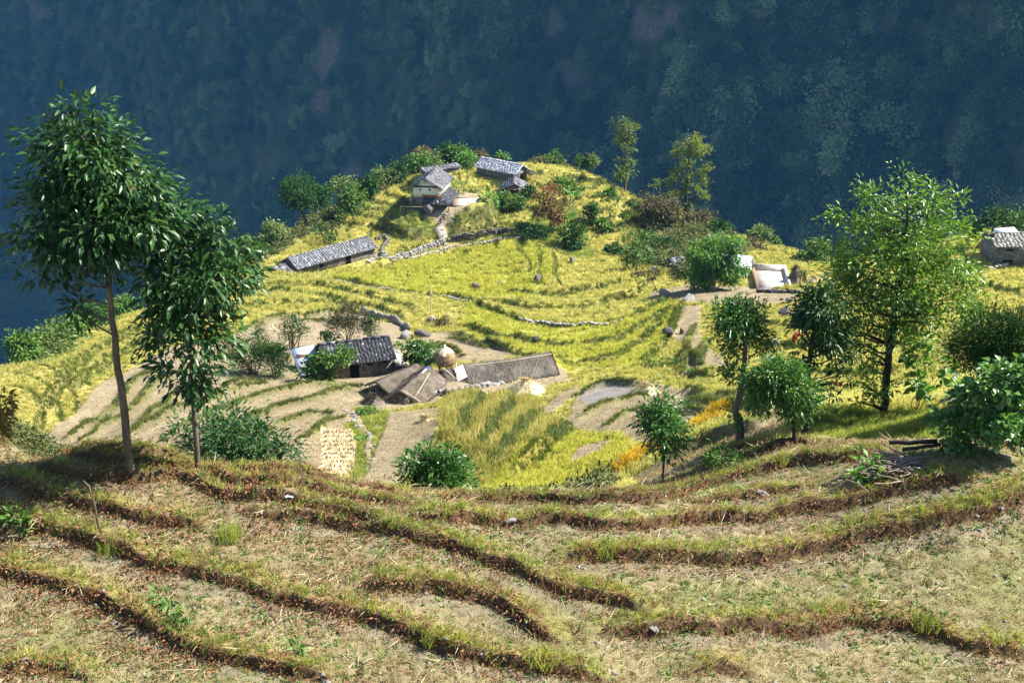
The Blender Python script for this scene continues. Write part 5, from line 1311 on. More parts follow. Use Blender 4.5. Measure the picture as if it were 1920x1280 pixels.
# the two slim trees on the near shelf
T("broadleaf_tree", "tallest slim tree with glossy dark leaves at the left of the near terraces", "tree", (245, 882), [(160,222,46,30),(172,275,76,50),(125,335,66,60),(210,330,70,58),(150,415,88,62),(85,450,56,42),(235,400,58,52),(270,345,34,40),(195,475,56,36),(28,430,20,18),(62,505,30,24),(120,500,40,26),(148,585,26,34)],
  .235, 7800, 'dark_glossy', trunk=[(245,882),(236,800),(222,700),(210,600),(200,500),(190,400),(176,280)], r0=.095, r1=.03, fine=True, aspect=.34, droop=.55, clump=.30, fill=.3, limbs=4, tips=(24, 'autumn'), **NEARG)
T("broadleaf_tree", "shorter slim tree with glossy dark leaves beside the tallest one", "tree", (370, 884), [(350,405,55,40),(405,450,50,45),(330,450,60,50),(370,500,90,55),(430,500,38,50),(300,530,40,50),(370,560,85,50),(345,620,70,50),(350,690,52,45),(315,650,45,30),(420,560,40,30),(390,730,40,28),(330,730,40,22)],
  .225, 5600, 'dark_glossy', trunk=[(370,884),(366,800),(361,740),(357,640),(352,540),(345,430)], r0=.065, r1=.02, fine=True, aspect=.36, droop=.55, clump=.30, fill=.3, limbs=4, **NEARG)
T("broadleaf_bush", "large glossy bush behind the near shelf, right of the two slim trees", "bush", (440, 884, 33.5), [(430,815,70,42),(370,820,50,42),(490,835,55,45),(430,850,100,40),(330,830,26,24),(520,860,35,35)], .19, 5200, 'dark_glossy', fine=True, aspect=.34, droop=.35, stems=5, r0=.05, fill=.4, clump=.28)
T("broadleaf_bush", "spiky glossy bush on the shelf edge below the thatched sheds", "bush", (812, 916, 29.0), [(812,885,62,34),(765,895,34,26),(860,893,30,26),(775,865,20,30),(805,850,16,30),(835,858,22,26),(745,885,16,14)], .18, 3000, 'glossy', fine=True, aspect=.3, droop=.15, stems=6, r0=.04, fill=.4, clump=.26, tips=(26, 'rust'))
T("sapling", "small round-headed sapling with a bare thin stem at the edge of the orange strip", "tree", (1244, 902), [(1248,785,44,42),(1240,750,28,24),(1268,800,30,32),(1222,800,26,30),(1250,828,38,20)], .17, 2400, 'glossy', trunk=[(1244,902),(1245,850),(1248,800),(1245,750)], r0=.035, r1=.012, fine=True, aspect=.3, droop=.35, fill=.3, clump=.3, smin=14, smax=60)
T("lopped_tree", "lopped tree with a knobbly leaning trunk, leafy again at its foot and top", "tree", (1384, 832), [(1390,600,46,34),(1360,600,30,30),(1425,605,30,30),(1400,570,28,20),(1395,645,46,28),(1345,620,20,18),(1383,705,22,30),(1378,765,18,18),(1386,790,12,10)], .15, 4200, 'glossy',
  trunk=[(1386,834),(1390,800),(1380,768),(1392,715),(1398,650),(1396,590),(1402,560)], r0=.13, r1=.03, aspect=.36, droop=.4, fill=.25, clump=.26, smin=14, smax=60)
T("round_tree", "dense low tree glinting with small pale leaves, left of the dark forked trunk", "tree", (1492, 825), [(1450,715,44,42),(1490,735,36,55),(1430,745,26,34),(1475,755,24,22),(1465,690,36,24),(1412,720,14,24)], .14, 5200, 'glossy', trunk=[(1492,825),(1488,795),(1480,760),(1470,720)], r0=.06, r1=.02, aspect=.34, droop=.4, fill=.3, clump=.26, smin=14, smax=60, bark='bark_dark')
T("forked_tree", "dark forked tree with heavy hanging leaves beside the tall airy one", "tree", (1510, 817), [(1520,585,36,40),(1550,575,34,36),(1545,625,40,30),(1508,625,22,36),(1512,668,20,24),(1568,668,26,18),(1585,700,22,16),(1555,735,26,14),(1535,545,22,20)], .20, 2700, 'dark_glossy', trunk=[(1510,819),(1512,775),(1514,730),(1518,690),(1520,650),(1534,610)], r0=.12, r1=.045, aspect=.36, droop=.6, fill=.3, clump=.28, bark='bark_dark', limbs=3, smin=14, smax=60)
T("airy_tree", "largest airy green tree at the right, its top against the blue mountainside", "tree", (1658, 774), [(1690,330,44,24),(1645,375,48,32),(1740,370,50,34),(1585,395,34,34),(1800,385,34,24),(1610,430,40,30),(1690,440,95,50),(1770,450,60,50),(1610,480,62,48),(1800,500,42,45),(1690,520,110,50),(1590,560,60,52),(1770,575,70,45),(1675,600,90,45),(1620,650,55,36),(1720,650,60,36),(1560,620,30,26),(1650,720,52,30),(1640,755,40,18),(1815,560,30,30)],
  .17, 12500, 'bright', trunk=[(1658,774),(1662,720),(1668,650),(1682,570),(1696,480),(1702,400),(1698,340)], r0=.13, r1=.02, aspect=.38, droop=.25, up=.3, fill=.2, clump=.21, limbs=4, clusters=220, bark='bark_dark', smin=14, smax=60)
T("feathery_bush", "dark feathery bush behind the vine covered bank at the right edge", "bush", (1860, 700, 33.5), [(1860,640,62,50),(1810,655,38,40),(1900,620,46,44),(1880,680,56,34),(1930,650,40,50)], .12, 15000, 'conifer', aspect=.22, droop=.1, up=.35, stems=5, r0=.05, fill=.3, clump=.26)
T("leafy_shrub", "thin stemmed shrub with few large light leaves beside the tall airy tree", "bush", (1715, 772), [(1735,668,34,16),(1765,690,26,18),(1740,715,30,22),(1715,735,20,20),(1775,730,22,14)], .24, 170, 'fresh', aspect=.75, droop=.3, stems=3, r0=.02, limbs=4, smin=14, smax=60)
T("vine_bush", "bank of star-leaved vines heaped at the right edge above the brushwood", "bush", (1850, 850), [(1862,715,40,24),(1900,720,36,40),(1825,755,40,26),(1860,785,62,34),(1790,790,34,24),(1900,790,40,36),(1800,825,44,20),(1765,845,22,16),(1925,760,30,50),(1830,850,36,12)], .14, 6000, 'vine', aspect=.8, droop=.35, stems=6, r0=.03, fill=.15, clump=.24, clusters=110, limbs=3, smin=14, smax=60, fine=True)
T("leafy_weed", "pale green leafy weeds in front of the brushwood pile", "plant", (1625, 905), [(1620,885,30,16),(1645,870,24,12),(1600,895,18,10)], .16, 190, 'fresh', aspect=.65, droop=.2, stems=5, r0=.012, bark='twig', smin=14, smax=60)
T("autumn_tree", "small tree with yellowing leaves cut by the left edge", "tree", (-35, 850, 27.5), [(2,742,24,24),(12,785,22,22),(-15,765,26,30),(-2,805,18,12)], .17, 420, 'autumn', r0=.05, aspect=.34, droop=.3)
T("fern", "blue green fern standing on the lower left terrace wall", "plant", (330, 1162), [(322,1118,26,18),(345,1140,22,18),(318,1145,18,14)], .20, 130, 'fresh', aspect=.2, droop=.25, stems=6, r0=.008, bark='twig', smin=14, smax=60)
T("fern", "fern and seedlings under the lopped tree's knobbly trunk", "plant", (1368, 875), [(1352,848,26,16),(1385,868,20,12),(1340,858,14,12)], .18, 260, 'mid', aspect=.25, droop=.25, stems=5, r0=.01, bark='twig', smin=14, smax=60)
T("leafy_weed", "broad leaved green weed by the small stones at the left edge", "plant", (38, 990), [(38,972,26,14),(55,985,14,10)], .15, 110, 'mid', aspect=.5, droop=.3, stems=4, r0=.01, bark='twig', smin=14, smax=60)
T("leafy_weed", "lone bright green seedling among straw on the lower middle terrace", "plant", (560, 1222), [(558,1208,12,9)], .11, 45, 'fresh', aspect=.45, droop=.2, stems=3, r0=.006, bark='twig', smin=14, smax=60)
# grass clumps that stand out
def grass_clump(label, px, n, h, w, spread, mat='grass', lean=.7):
    p = ground(*px, 14, 60); rng = np.random.default_rng(px[0]); V, F = blades(rng, n, h, w, spread, lean)
    o = mesh_np("grass_clump", V, F, M[mat]); o.location = p; return tag(o, label, "grass clump")
grass_clump("tall upright grass clump where two near terrace walls meet", (430, 1010), 130, .42, .016, .24, lean=.35)
grass_clump("bright arching grass clump on the wall at the lower middle", (805, 1205), 70, .34, .016, .14)
grass_clump("arching grass on the lip of the long wall at the bottom", (1020, 1240), 90, .34, .016, .3)
grass_clump("grass tuft on the top of the short middle wall's start", (1140, 1040), 80, .30, .015, .22)
grass_clump("lush green tuft on the lower right terrace wall", (1735, 1172), 120, .24, .02, .26)
grass_clump("pale tall grass seedhead clump in front of the spiky bush", (822, 920), 26, .5, .018, .10, 'grass', .9)
grass_clump("yellow arching grass tuft on the right near terrace", (1465, 872), 40, .34, .016, .12)
grass_clump("green hanging tuft near the left stick", (215, 1030), 90, .3, .016, .3)

# trees of the spur
T("mango_tree", "dark rounded tree leaning at the left brow of the knoll", "tree", (578, 428, 147), [(560,358,34,24),(602,366,22,18),(543,372,18,18),(582,376,26,14),(558,338,20,9)], .30, 5600, 'conifer', trunk=[(578,428),(572,410),(562,385)], r0=.28, r1=.12, aspect=.5, fill=.4, clump=.28)
T("cypress_bush", "dark pointed bush behind the barn's ridge", "bush", (604, 464, 140), [(604,440,26,20),(598,425,14,8)], .36, 420, 'conifer', aspect=.4, r0=.1, fill=.3)
T("grey_bush", "thin grey green bush right of the dark pointed bush", "bush", (633, 438, 144), [(632,414,15,20)], .35, 190, 'greygreen', aspect=.4, r0=.06, stems=3)
for lab, bx, by, s, bl, mt, n in (
 ("dark shrub lowest on the left brow beside the barn's annex", 478, 478, 131, [(478,462,18,14)], 'conifer', 260),
 ("pale shrub on the brow left of the leaning dark tree", 512, 446, 140, [(512,432,20,13)], 'greygreen', 260),
 ("dark low shrub at the edge left of the barn", 457, 480, 129, [(455,466,16,14)], 'mid', 220),
 ("round green shrub right of the leaning dark tree", 662, 402, 150, [(662,378,24,22)], 'mid', 420),
 ("flat crowned pale acacia behind the round green shrub", 640, 372, 154, [(645,345,24,9)], 'greygreen', 220),
 ("dark shrub on the brow above the round green shrub", 692, 368, 155, [(690,350,17,18)], 'conifer', 300),
 ("pale green shrub at the middle of the knoll's left brow", 722, 352, 158, [(720,334,20,17)], 'greygreen', 330),
 ("dark shrub beside the pale one on the knoll's left brow", 744, 345, 159, [(744,326,16,17)], 'conifer', 280),
 ("broad olive bush left of the slab topped shed", 786, 326, 161, [(786,306,20,18)], 'mid', 380),
 ("brown withered bush on the skyline behind the farmhouse", 790, 300, 168, [(792,288,13,9)], 'rust', 150),
 ("pale round bush on the skyline behind the farmhouse", 816, 318, 164, [(815,303,12,16)], 'greygreen', 260),
 ("dark tree on the skyline behind the slab topped shed", 836, 308, 168, [(834,290,13,15)], 'conifer', 260),
 ("bright green tree on the skyline behind the slab topped shed", 860, 310, 167, [(858,288,16,14)], 'mid', 300),
 ("bush with arching leaves right of the slab topped shed", 880, 318, 162, [(876,300,13,16)], 'fresh', 170),
 ("greyish bush left of the bleached white roof", 902, 312, 165, [(900,298,14,12)], 'brownscrub', 200),
 ("small tuft of leaves rising behind the bleached white roof", 942, 302, 169, [(942,291,12,7)], 'fresh', 110),
 ("small round bush on the yellow skyline right of the bleached white roof", 1040, 306, 168, [(1040,296,14,8)], 'mid', 170),
 ("first of two small skyline trees left of the two tiered tree", 1092, 322, 164, [(1088,303,8,10)], 'mid', 120),
 ("second of two small skyline trees left of the two tiered tree", 1108, 320, 164, [(1107,301,9,12)], 'greygreen', 130),
 ("bushy shrub above the banana plants on the knoll's right", 1062, 372, 156, [(1062,350,24,18)], 'mid', 420),
 ("dark shrub left of the rust coloured tree", 992, 388, 152, [(990,368,14,18)], 'conifer', 260),
 ("green shrub at the corner of the small grey slate shed", 968, 392, 150, [(968,380,14,11)], 'mid', 190),
 ("tall green shrub between the courtyard and the small grey shed", 946, 392, 149, [(944,374,10,16)], 'mid', 190),
 ("round bright shrub at the back right of the courtyard", 922, 392, 148, [(918,378,17,13)], 'fresh', 240),
 ("dark bush at the foot of the rust coloured tree", 1018, 452, 142, [(1012,438,22,13)], 'conifer', 300),
 ("dark bush below the banana plants", 1078, 470, 140, [(1075,445,18,24)], 'conifer', 360),
 ("pale bush on the terrace wall right of the stone stairs", 982, 440, 143, [(982,430,12,9)], 'greygreen', 150),
 ("dark bush on the terraced flank below the skyline trees", 1110, 405, 148, [(1108,395,14,10)], 'conifer', 170),
 ("low green bush on the upper terraced flank below the two tiered tree", 1142, 372, 155, [(1142,362,9,8)], 'mid', 110),
 ("green bush in the middle of the terraced flank", 1135, 432, 147, [(1135,420,12,9)], 'mid', 150),
 ("dark bush at the foot of the terraced flank", 1150, 482, 139, [(1150,470,14,10)], 'conifer', 190),
 ("green bush on the dark scrub slope's left side", 1212, 462, 144, [(1212,448,16,12)], 'mid', 220),
 ("dark bush in the middle of the scrub slope", 1250, 480, 141, [(1250,462,20,14)], 'conifer', 300),
 ("brown dome of scrub left of the feathery tree", 1240, 412, 152, [(1240,390,36,20)], 'brownscrub', 700),
 ("scrub bush right of the feathery tree's foot", 1325, 428, 155, [(1320,412,22,12)], 'brownscrub', 260),
 ("dark bush on the slope above the bamboo", 1355, 448, 150, [(1352,430,18,16)], 'conifer', 260),
 ("grey dome bush right of the bamboo", 1418, 482, 142, [(1414,468,16,13)], 'brownscrub', 260),
 ("light green bush on the skyline above the yellow right slope", 1425, 450, 150, [(1424,436,20,11)], 'greygreen', 220),
 ("small low bush on the yellow right slope's skyline", 1452, 458, 150, [(1452,453,11,5)], 'mid', 90),
 ("dark pair of bushes behind the walled yard", 1512, 502, 133, [(1500,488,16,11),(1530,488,18,13)], 'conifer', 380),
 ("bush behind the tall airy tree's left side", 1545, 480, 136, [(1535,462,16,14)], 'mid', 200),
 ("large dark bush behind the grey stone house", 1872, 436, 124, [(1868,414,28,18),(1885,422,20,14)], 'conifer', 520),
 ("lighter bush at the right edge behind the grey stone house", 1915, 438, 122, [(1912,416,22,20)], 'mid', 320),
 ("low bush left of the grey stone house's big dark bush", 1818, 448, 124, [(1818,430,18,14)], 'mid', 240),
 ("leftmost pale bush on the left edge of the spur", 40, 690, 84, [(40,655,24,26)], 'mid', 420),
 ("silvery bush low on the left edge of the spur", 70, 694, 86, [(66,680,28,16)], 'greygreen', 380),
 ("big pale round bush on the left edge of the spur", 104, 676, 90, [(98,648,32,32)], 'greygreen', 700),
 ("dark bush above the big pale round one", 132, 650, 94, [(132,625,26,32)], 'mid', 520),
 ("dark bush behind the tallest slim tree's trunk", 178, 622, 99, [(172,600,30,26)], 'conifer', 480),
 ("bush behind the tallest slim tree, further along the edge", 228, 592, 106, [(222,575,24,18)], 'mid', 320),
 ("shrubby bush at the left brow behind the shorter slim tree", 300, 566, 113, [(300,552,22,14)], 'mid', 260)):
    T("shrub", lab, "bush", (bx, by, s), bl, .40 if s > 125 else .30, int(n * 3.2), mt, aspect=.5, r0=.07, stems=3, fill=.35, clump=.32, limbs=2)
T("two_tiered_tree", "tall two tiered tree on the knoll's right shoulder", "tree", (1172, 346, 160), [(1162,235,16,15),(1178,250,18,20),(1165,265,18,14),(1180,278,14,8),(1172,300,16,8),(1178,322,20,20),(1165,328,14,14)], .40, 1700, 'greygreen', trunk=[(1172,346),(1175,300),(1170,225)], r0=.2, r1=.05, aspect=.42, fill=.25, clump=.26)
T("feathery_tree", "yellow green feathery tree standing alone on the slope below the knoll", "tree", (1284, 418, 158), [(1297,262,27,12),(1310,282,22,12),(1280,290,22,10),(1262,318,18,9),(1308,312,24,12),(1262,340,22,9),(1300,340,30,11),(1275,362,24,8),(1312,362,20,9),(1300,385,12,6)], .40, 2200, 'yellowgreen', trunk=[(1284,420),(1286,380),(1290,320),(1296,258)], r0=.26, r1=.05, aspect=.4, fill=.2, clump=.24, limbs=4, bark='bark_dark', up=.4, droop=.2)
T("pale_tree", "small tree with whitish leaves left of the feathery one", "tree", (1222, 380, 158), [(1229,340,8,6),(1227,353,8,8)], .4, 90, 'greygreen', r0=.06, aspect=.45)
T("rust_tree", "rust brown leaved tree at the right of the knoll's garden", "tree", (1032, 452, 145), [(1024,365,24,18),(1040,385,24,22),(1015,395,18,18),(1035,415,18,22)], .36, 1700, 'rust', r0=.16, aspect=.5, fill=.25, clump=.26)
for lab, bx, by, s, sc in (("upper banana plant beside the bushy shrub on the knoll's right", 1070, 392, 152, 1.0), ("lower banana plant beside the rust brown tree", 1058, 448, 145, 1.15)):
    p = on_ground(bx, s, by); rng = np.random.default_rng(bx); e = rot_empty("banana_plant", p, lab, "plant"); n = 11
    a = rng.uniform(0, 6.28, n); d = np.stack([np.cos(a), np.sin(a), rng.uniform(.4, 1.6, n)], 1)
    V, F = leaves(np.tile([0, 0, 1.0 * sc], (n, 1)) + rng.normal(0, .06, (n, 3)), d, rng.uniform(1.2, 1.9, n) * sc, rng.uniform(.35, .5, n) * sc, fold=.12, droop=.35, fine=True, rng=rng)
    mesh_np("leaf_crown", V, F, M['fresh'], e); mesh_np("stem", *tube([(0, 0, -.2), (0, 0, .5 * sc), (0, 0, 1.15 * sc)], [.16, .13, .08]), M['bamboo'], e)
T("slope_tree", "loose green tree at the foot of the dark scrub slope", "tree", (1184, 508, 128), [(1195,465,22,16),(1180,482,20,14),(1205,485,20,14),(1190,450,12,8)], .34, 1000, 'mid', r0=.09, aspect=.45, stems=2, fill=.25)
T("thin_tree", "thin brownish tree at the right rim of the rice bowl", "tree", (1236, 548, 116), [(1212,506,18,9),(1200,520,12,8),(1228,518,14,8)], .30, 300, 'brownscrub', trunk=[(1236,550),(1226,532),(1212,510)], r0=.07, aspect=.45, fill=.25)
T("bamboo_clump", "dense bright bamboo clump in front of the white house", "bamboo", (1335, 552, 114), [(1340,465,40,20),(1302,472,22,16),(1382,460,18,20),(1330,495,42,24),(1370,495,28,28),(1335,525,42,22),(1310,510,22,26),(1378,520,20,18)], .46, 7500, 'bamboo_leaf', aspect=.24, droop=.6, stems=14, r0=.07, fill=.2, clump=.19, clusters=120, bark='bamboo')
for lab, bx, by, s, bl in (("shrub row along the leftmost terrace edge of the knoll's right flank", 1112, 428, 148, [(1126,366,7,8),(1114,388,7,10),(1108,412,8,11),(1107,438,8,10)]), ("shrub row along the middle terrace edge of the knoll's right flank", 1140, 436, 148, [(1158,372,6,8),(1146,396,7,10),(1138,424,8,11),(1140,450,8,9)]),
   ("shrub row along the rightmost terrace edge of the knoll's right flank", 1168, 440, 148, [(1190,378,7,7),(1176,402,8,9),(1166,428,8,11),(1164,456,9,10)])):
    T("shrub_row", lab, "bush", (bx, by, s), bl, .30, 520, 'mid', aspect=.45, r0=.04, stems=4, fill=.3, clump=.3, limbs=1)
T("bare_tree", "nearly leafless dark tree in front of the straw stack by the yard", "tree", (1499, 556, 116), [(1502,512,18,12)], .2, 60, 'brownscrub', trunk=[(1499,558),(1500,530),(1503,505)], r0=.09, r1=.02, limbs=12, clusters=14, bark='bark_dark')
# round the dark slate house
for lab, bx, by, s, bl, mt, n in (
 ("broom-like tree with grey stems behind the dark slate roof", 650, 634, 90, [(646,595,30,22),(630,610,18,18),(664,608,18,20),(645,575,18,8)], 'broom', 1300),
 ("dark green conifer right of the broom-like tree", 695, 634, 90, [(694,612,15,20),(698,592,9,10)], 'conifer', 420),
 ("dark conifer left of the broom-like tree", 550, 642, 90, [(548,618,22,24),(545,600,12,10)], 'conifer', 620),
 ("dark upright tree hiding the tin roof's left edge", 518, 726, 79.0, [(515,680,24,32),(505,665,16,22),(525,660,14,18),(516,640,9,9)], 'conifer', 1000),
 ("shaggy dark tree left of the upright one", 474, 722, 80, [(470,670,26,32),(455,690,18,22),(485,650,14,20)], 'conifer', 900),
 ("thin conifer behind the shaggy dark tree", 487, 655, 90, [(486,630,10,22)], 'conifer', 240),
 ("pale small conifer behind the shorter slim tree", 440, 690, 86, [(440,655,16,30)], 'broom', 360)):
    T("garden_tree", lab, "tree", (bx, by, s), bl, .20, int(n * 2.3), mt, r0=.09, aspect=.3, up=.6, droop=.05, stems=6, fill=.3, clump=.28, bark='bark')
T("fig_tree", "spreading fig tree with layered leaves at the front of the dark slate house", "tree", (622, 728, 77.8), [(640,664,22,11),(615,672,22,12),(590,685,18,14),(606,698,22,14),(645,676,16,8)], .24, 2400, 'mid', r0=.1, aspect=.6, fill=.3, clump=.28)
T("flowering_bush", "bush with whitish leaves at the foot of the fig tree", "bush", (580, 722, 77.5), [(570,705,20,14),(590,712,16,10)], .22, 420, 'greygreen', aspect=.5, stems=3, r0=.04)
T("round_tree", "round green tree between the dark slate house and the straw granary", "tree", (790, 697, 80.5), [(775,660,20,15),(798,660,22,16),(788,676,26,14),(770,675,12,10)], .25, 1500, 'glossy', r0=.09, aspect=.55, fill=.3, stems=3)
T("leafy_patch", "bright green vegetable leaves behind the dark slate house", "plant", (612, 640, 90), [(600,630,22,7),(625,634,16,6)], .24, 240, 'fresh', aspect=.55, r0=.02, stems=4, bark='twig')
T("leafy_patch", "shrub beside the dark slate house's right ridge end", "bush", (748, 668, 86), [(745,656,14,11)], .24, 200, 'mid', aspect=.5, r0=.03, stems=3)
T("path_shrub", "dark shrub among stones at the turn of the stone path", "bush", (695, 778, 66), [(690,770,18,9),(712,782,12,10)], .2, 340, 'mid', aspect=.45, r0=.03, stems=4)
T("path_shrub", "green bush on the bank beside the straw strip", "bush", (676, 828, 59), [(674,822,9,10)], .18, 180, 'fresh', aspect=.45, r0=.03, stems=3)
T("white_flowered_weed", "whitish weed in the tall rice below the sheds", "plant", (879, 868, 53), [(878,860,9,8)], .14, 80, 'greygreen', aspect=.5, r0=.015, stems=3, bark='twig')
for lab, bx, by, s, bl, n in (("sparse thin-stemmed shrub at the right end of the green rice, leftmost of four", 1222, 700, 77, [(1222,678,10,12)], 60), ("sparse thin-stemmed shrub, second from the left at the end of the green rice", 1242, 702, 76.5, [(1240,674,14,12)], 110),
   ("sparse thin-stemmed shrub, third from the left at the end of the green rice", 1254, 704, 76, [(1256,684,8,10)], 60), ("thin-stemmed shrub at the end of the green rice, nearest the bare plots", 1270, 706, 76, [(1268,684,10,12)], 90)):
    T("thin_shrub", lab, "bush", (bx, by, s), bl, .2, n, 'mid', aspect=.5, r0=.03, stems=3, limbs=4)
T("garden_shrub", "bright green shrub nearest the top of the stone stairs", "bush", (856, 420, 145), [(856,412,9,8)], .34, 110, 'fresh', aspect=.55, r0=.04)
T("garden_shrub", "row of bright garden shrubs in front of the courtyard", "bush", (895, 414, 146), [(882,402,14,9),(900,398,16,10),(915,404,12,9)], .34, 420, 'fresh', aspect=.55, r0=.04, stems=4)
T("garden_shrub", "pale maize patch behind the farmhouse's right side", "plant", (845, 345, 156), [(848,332,13,8)], .4, 170, 'greygreen', aspect=.25, r0=.03, stems=6, bark='twig', up=.7)
T("garden_shrub", "bright green maize patch above the courtyard", "plant", (872, 362, 152), [(868,352,14,9),(885,355,8,8)], .4, 240, 'fresh', aspect=.25, r0=.03, stems=6, bark='twig', up=.7)
T("garden_shrub", "tangled dark shrub below the farmhouse's bamboo poles", "bush", (768, 400, 147), [(766,388,10,14),(757,380,9,10)], .34, 220, 'brownscrub', aspect=.45, r0=.05, stems=3)
T("garden_shrub", "low shrub left of the farmhouse boulder", "bush", (790, 408, 145.5), [(786,402,14,7)], .3, 150, 'mid', aspect=.5, r0=.04, stems=3)
T("rim_shrub", "dark shrub row on the bank at the rim of the rice bowl", "bush", (1215, 575, 109), [(1205,580,12,7),(1222,570,14,8),(1235,558,10,7)], .28, 330, 'mid', aspect=.45, r0=.04, stems=4)
T("rim_shrub", "low green bush below the bare plots", "bush", (1310, 712, 70), [(1302,706,14,8),(1318,708,10,9)], .2, 260, 'fresh', aspect=.5, r0=.03, stems=3)
T("rim_shrub", "shrub mound at the foot of the tall bamboo pole", "bush", (822, 606, 101), [(822,598,18,7)], .26, 220, 'brownscrub', aspect=.5, r0=.03, stems=3)

# ------------------------------------------------------------------ boulders and rocks
boulder("big grey boulder in front of the farmhouse's lower wall", (806, 398), 145.5, (2.2, 1.6, 1.7), 'stone_dark', 3)
boulder("upright boulder at the right end of the standing slab fence", (762, 634), 93, (1.0, .9, 1.1), 'stone', 4)
boulder("low dark boulder on the bare patch right of the standing slab fence", (792, 632), 94, (1.7, 1.0, .7), 'stone_dark', 5)
boulder("reddish outcrop under the tall bamboo pole", (806, 604), 100, (1.0, .9, .8), 'stone', 6)
boulder("brown mound in the bright rice nearest the path wall", (893, 540), 117, (1.2, .9, .6), 'thatch_brown', 7, "mound", "mound")
boulder("small dark rock alone in the bright rice", (936, 535), 118, (.7, .5, .6), 'stone_dark', 8)
boulder("dark rock between the vertical rice terraces", (1008, 528), 121, (.8, .6, 1.2), 'stone_dark', 9)
boulder("rock on the upper vertical rice terrace", (1072, 493), 130, (1.1, .7, .9), 'stone_dark', 10)
boulder("grey rock at the right rim above the green rice strips", (1246, 556), 113, (1.5, 1.0, 1.1), 'stone', 11)
boulder("pale rock left of the bamboo by the rim", (1230, 508), 122, (1.1, .8, .6), 'stone_pale', 12)
boulder("stone pile under the bamboo clump's left", (1292, 562), 111, (1.3, 1.0, .7), 'stone', 13)
boulder("broad dark rock under the bamboo clump's right", (1372, 572), 108, (2.0, 1.0, .8), 'stone_dark', 14)
boulder("red brown boulder standing on the bare plots at the right", (1278, 626), 93, (.6, .5, .7), 'thatch_brown', 15)
boulder("flat brown rock left of the red brown boulder", (1250, 625), 93, (1.0, .7, .7), 'stone_dark', 16)
boulder("dark jagged rock below the bare tree", (1472, 592), 104, (1.3, .9, 1.1), 'stone_dark', 17)
boulder("small rock right below the walled yard", (1478, 566), 110, (.9, .6, .6), 'stone_dark', 18)
boulder("dark rock in the yellow rice beside the feathered thatch shed end", (1004, 640), 93, (.7, .5, .7), 'stone_dark', 19)
boulder("grey rock in the yellow slope behind the forked tree", (1500, 605), 99, (1.2, .8, .9), 'stone', 20)
boulder("flat pale stone lying on the third near wall in the middle", (960, 976), 26, (0.32, 0.18, 0.11), 'stone', 21, sink=.5)
boulder("grey stone at the bottom edge of the near terraces", (1152, 1262), 22.5, (0.16, 0.12, 0.10), 'stone', 22, sink=.5)
boulder("flat grey slab set in the lower right terrace wall", (1225, 1177), 23.5, (0.32, 0.19, 0.08), 'stone', 23, sink=.5)
boulder("white stone on the middle terrace where two walls meet", (1020, 1065), 24.5, (0.14, 0.11, 0.08), 'stone', 24, sink=.5)
boulder("white rock on the left terrace wall above the fern", (437, 1050), 25, (0.16, 0.11, 0.07), 'stone', 25, sink=.5)
boulder("grey stone on the lip of the right terrace wall", (1875, 950), 26.5, (0.24, 0.16, 0.10), 'stone', 26, sink=.5)
boulder("flat slab on the near wall at the right, above two straws", (1428, 923), 27.5, (0.40, 0.24, 0.08), 'stone', 27, sink=.5)
boulder("grey stone at the bottom left corner terrace", (610, 1278), 22, (0.24, 0.18, 0.14), 'stone', 28, sink=.5)
boulder("dark stone under the vines' left end", (1775, 762), 34, (.7, .5, .4), 'stone_dark', 29)
boulder("pale stone on the bank under the vines", (1880, 858), 27.5, (.36, .2, .14), 'stone_pale', 30)

# ------------------------------------------------------------------ straw
straw_heap("large tumbled heap of straw below the longest thatched shed's right end", ground(985, 735, 50, 100), 1.35, .75, 900, seed=1, lumps=4)
straw_heap("pale straw heap at the corner of the grey ploughed plot", ground(1210, 735, 50, 100), .75, .45, 500, seed=2)
straw_heap("small straw heap on the bare field below the sheds", ground(800, 789, 50, 100), .40, .28, 320, seed=3)
straw_heap("brown straw stack behind the bare tree by the walled yard", ground(1490, 528, 100, 140), .85, 1.5, 500, 'thatch_brown', seed=4)
straw_heap("pale straw heap right of the bare tree", ground(1528, 530, 100, 140), .8, .5, 350, seed=5)
straw_heap("brown brush heap beside the open thatched shelter", ground(700, 757, 50, 100), .75, .5, 420, 'thatch_brown', seed=6)
straw_heap("orange straw spread behind the dark conifer", ground(525, 618, 70, 110), 1.0, .16, 400, seed=8)
straw_heap("tan straw spread along the right path", ground(1545, 525, 100, 140), .9, .25, 300, seed=9)
# sheaves laid out to dry, row by row
rows_y = np.linspace(812, 893, 11); rng = np.random.default_rng(5)
for i, yy in enumerate(rows_y):
    u = (yy - 808) / 88; x0 = 604 + 8 * math.sin(u * 3.1) * .6 + (8 if .25 < u < .7 else 0) * 0; x1 = 655 + 12 * math.sin(u * 3.1) - 8 * u
    a, b = ground(x0 + rng.uniform(-2, 2), yy, 40, 90), ground(x1 + rng.uniform(-2, 2), yy - 1, 40, 90); n = 420
    t = rng.uniform(0, 1, n)[:, None]; p = (b - a) * t + [0, 0, .07] + rng.normal(0, .05, (n, 3)) * [1, 1, .8]
    d = np.stack([rng.normal(0, .3, n), -np.ones(n), rng.normal(.02, .12, n)], 1)
    p[:, 1] += .22; L = rng.uniform(.45, .68, n)
    o = mesh_np("straw_sheaves", *leaves(p, d, L, .03, fold=.05, droop=.12, rng=rng), M['straw']); o.location = a
    tag(o, "row of cut sheaves laid to dry on the pale strip beside the stone path", "sheaves", "rows of drying sheaves")
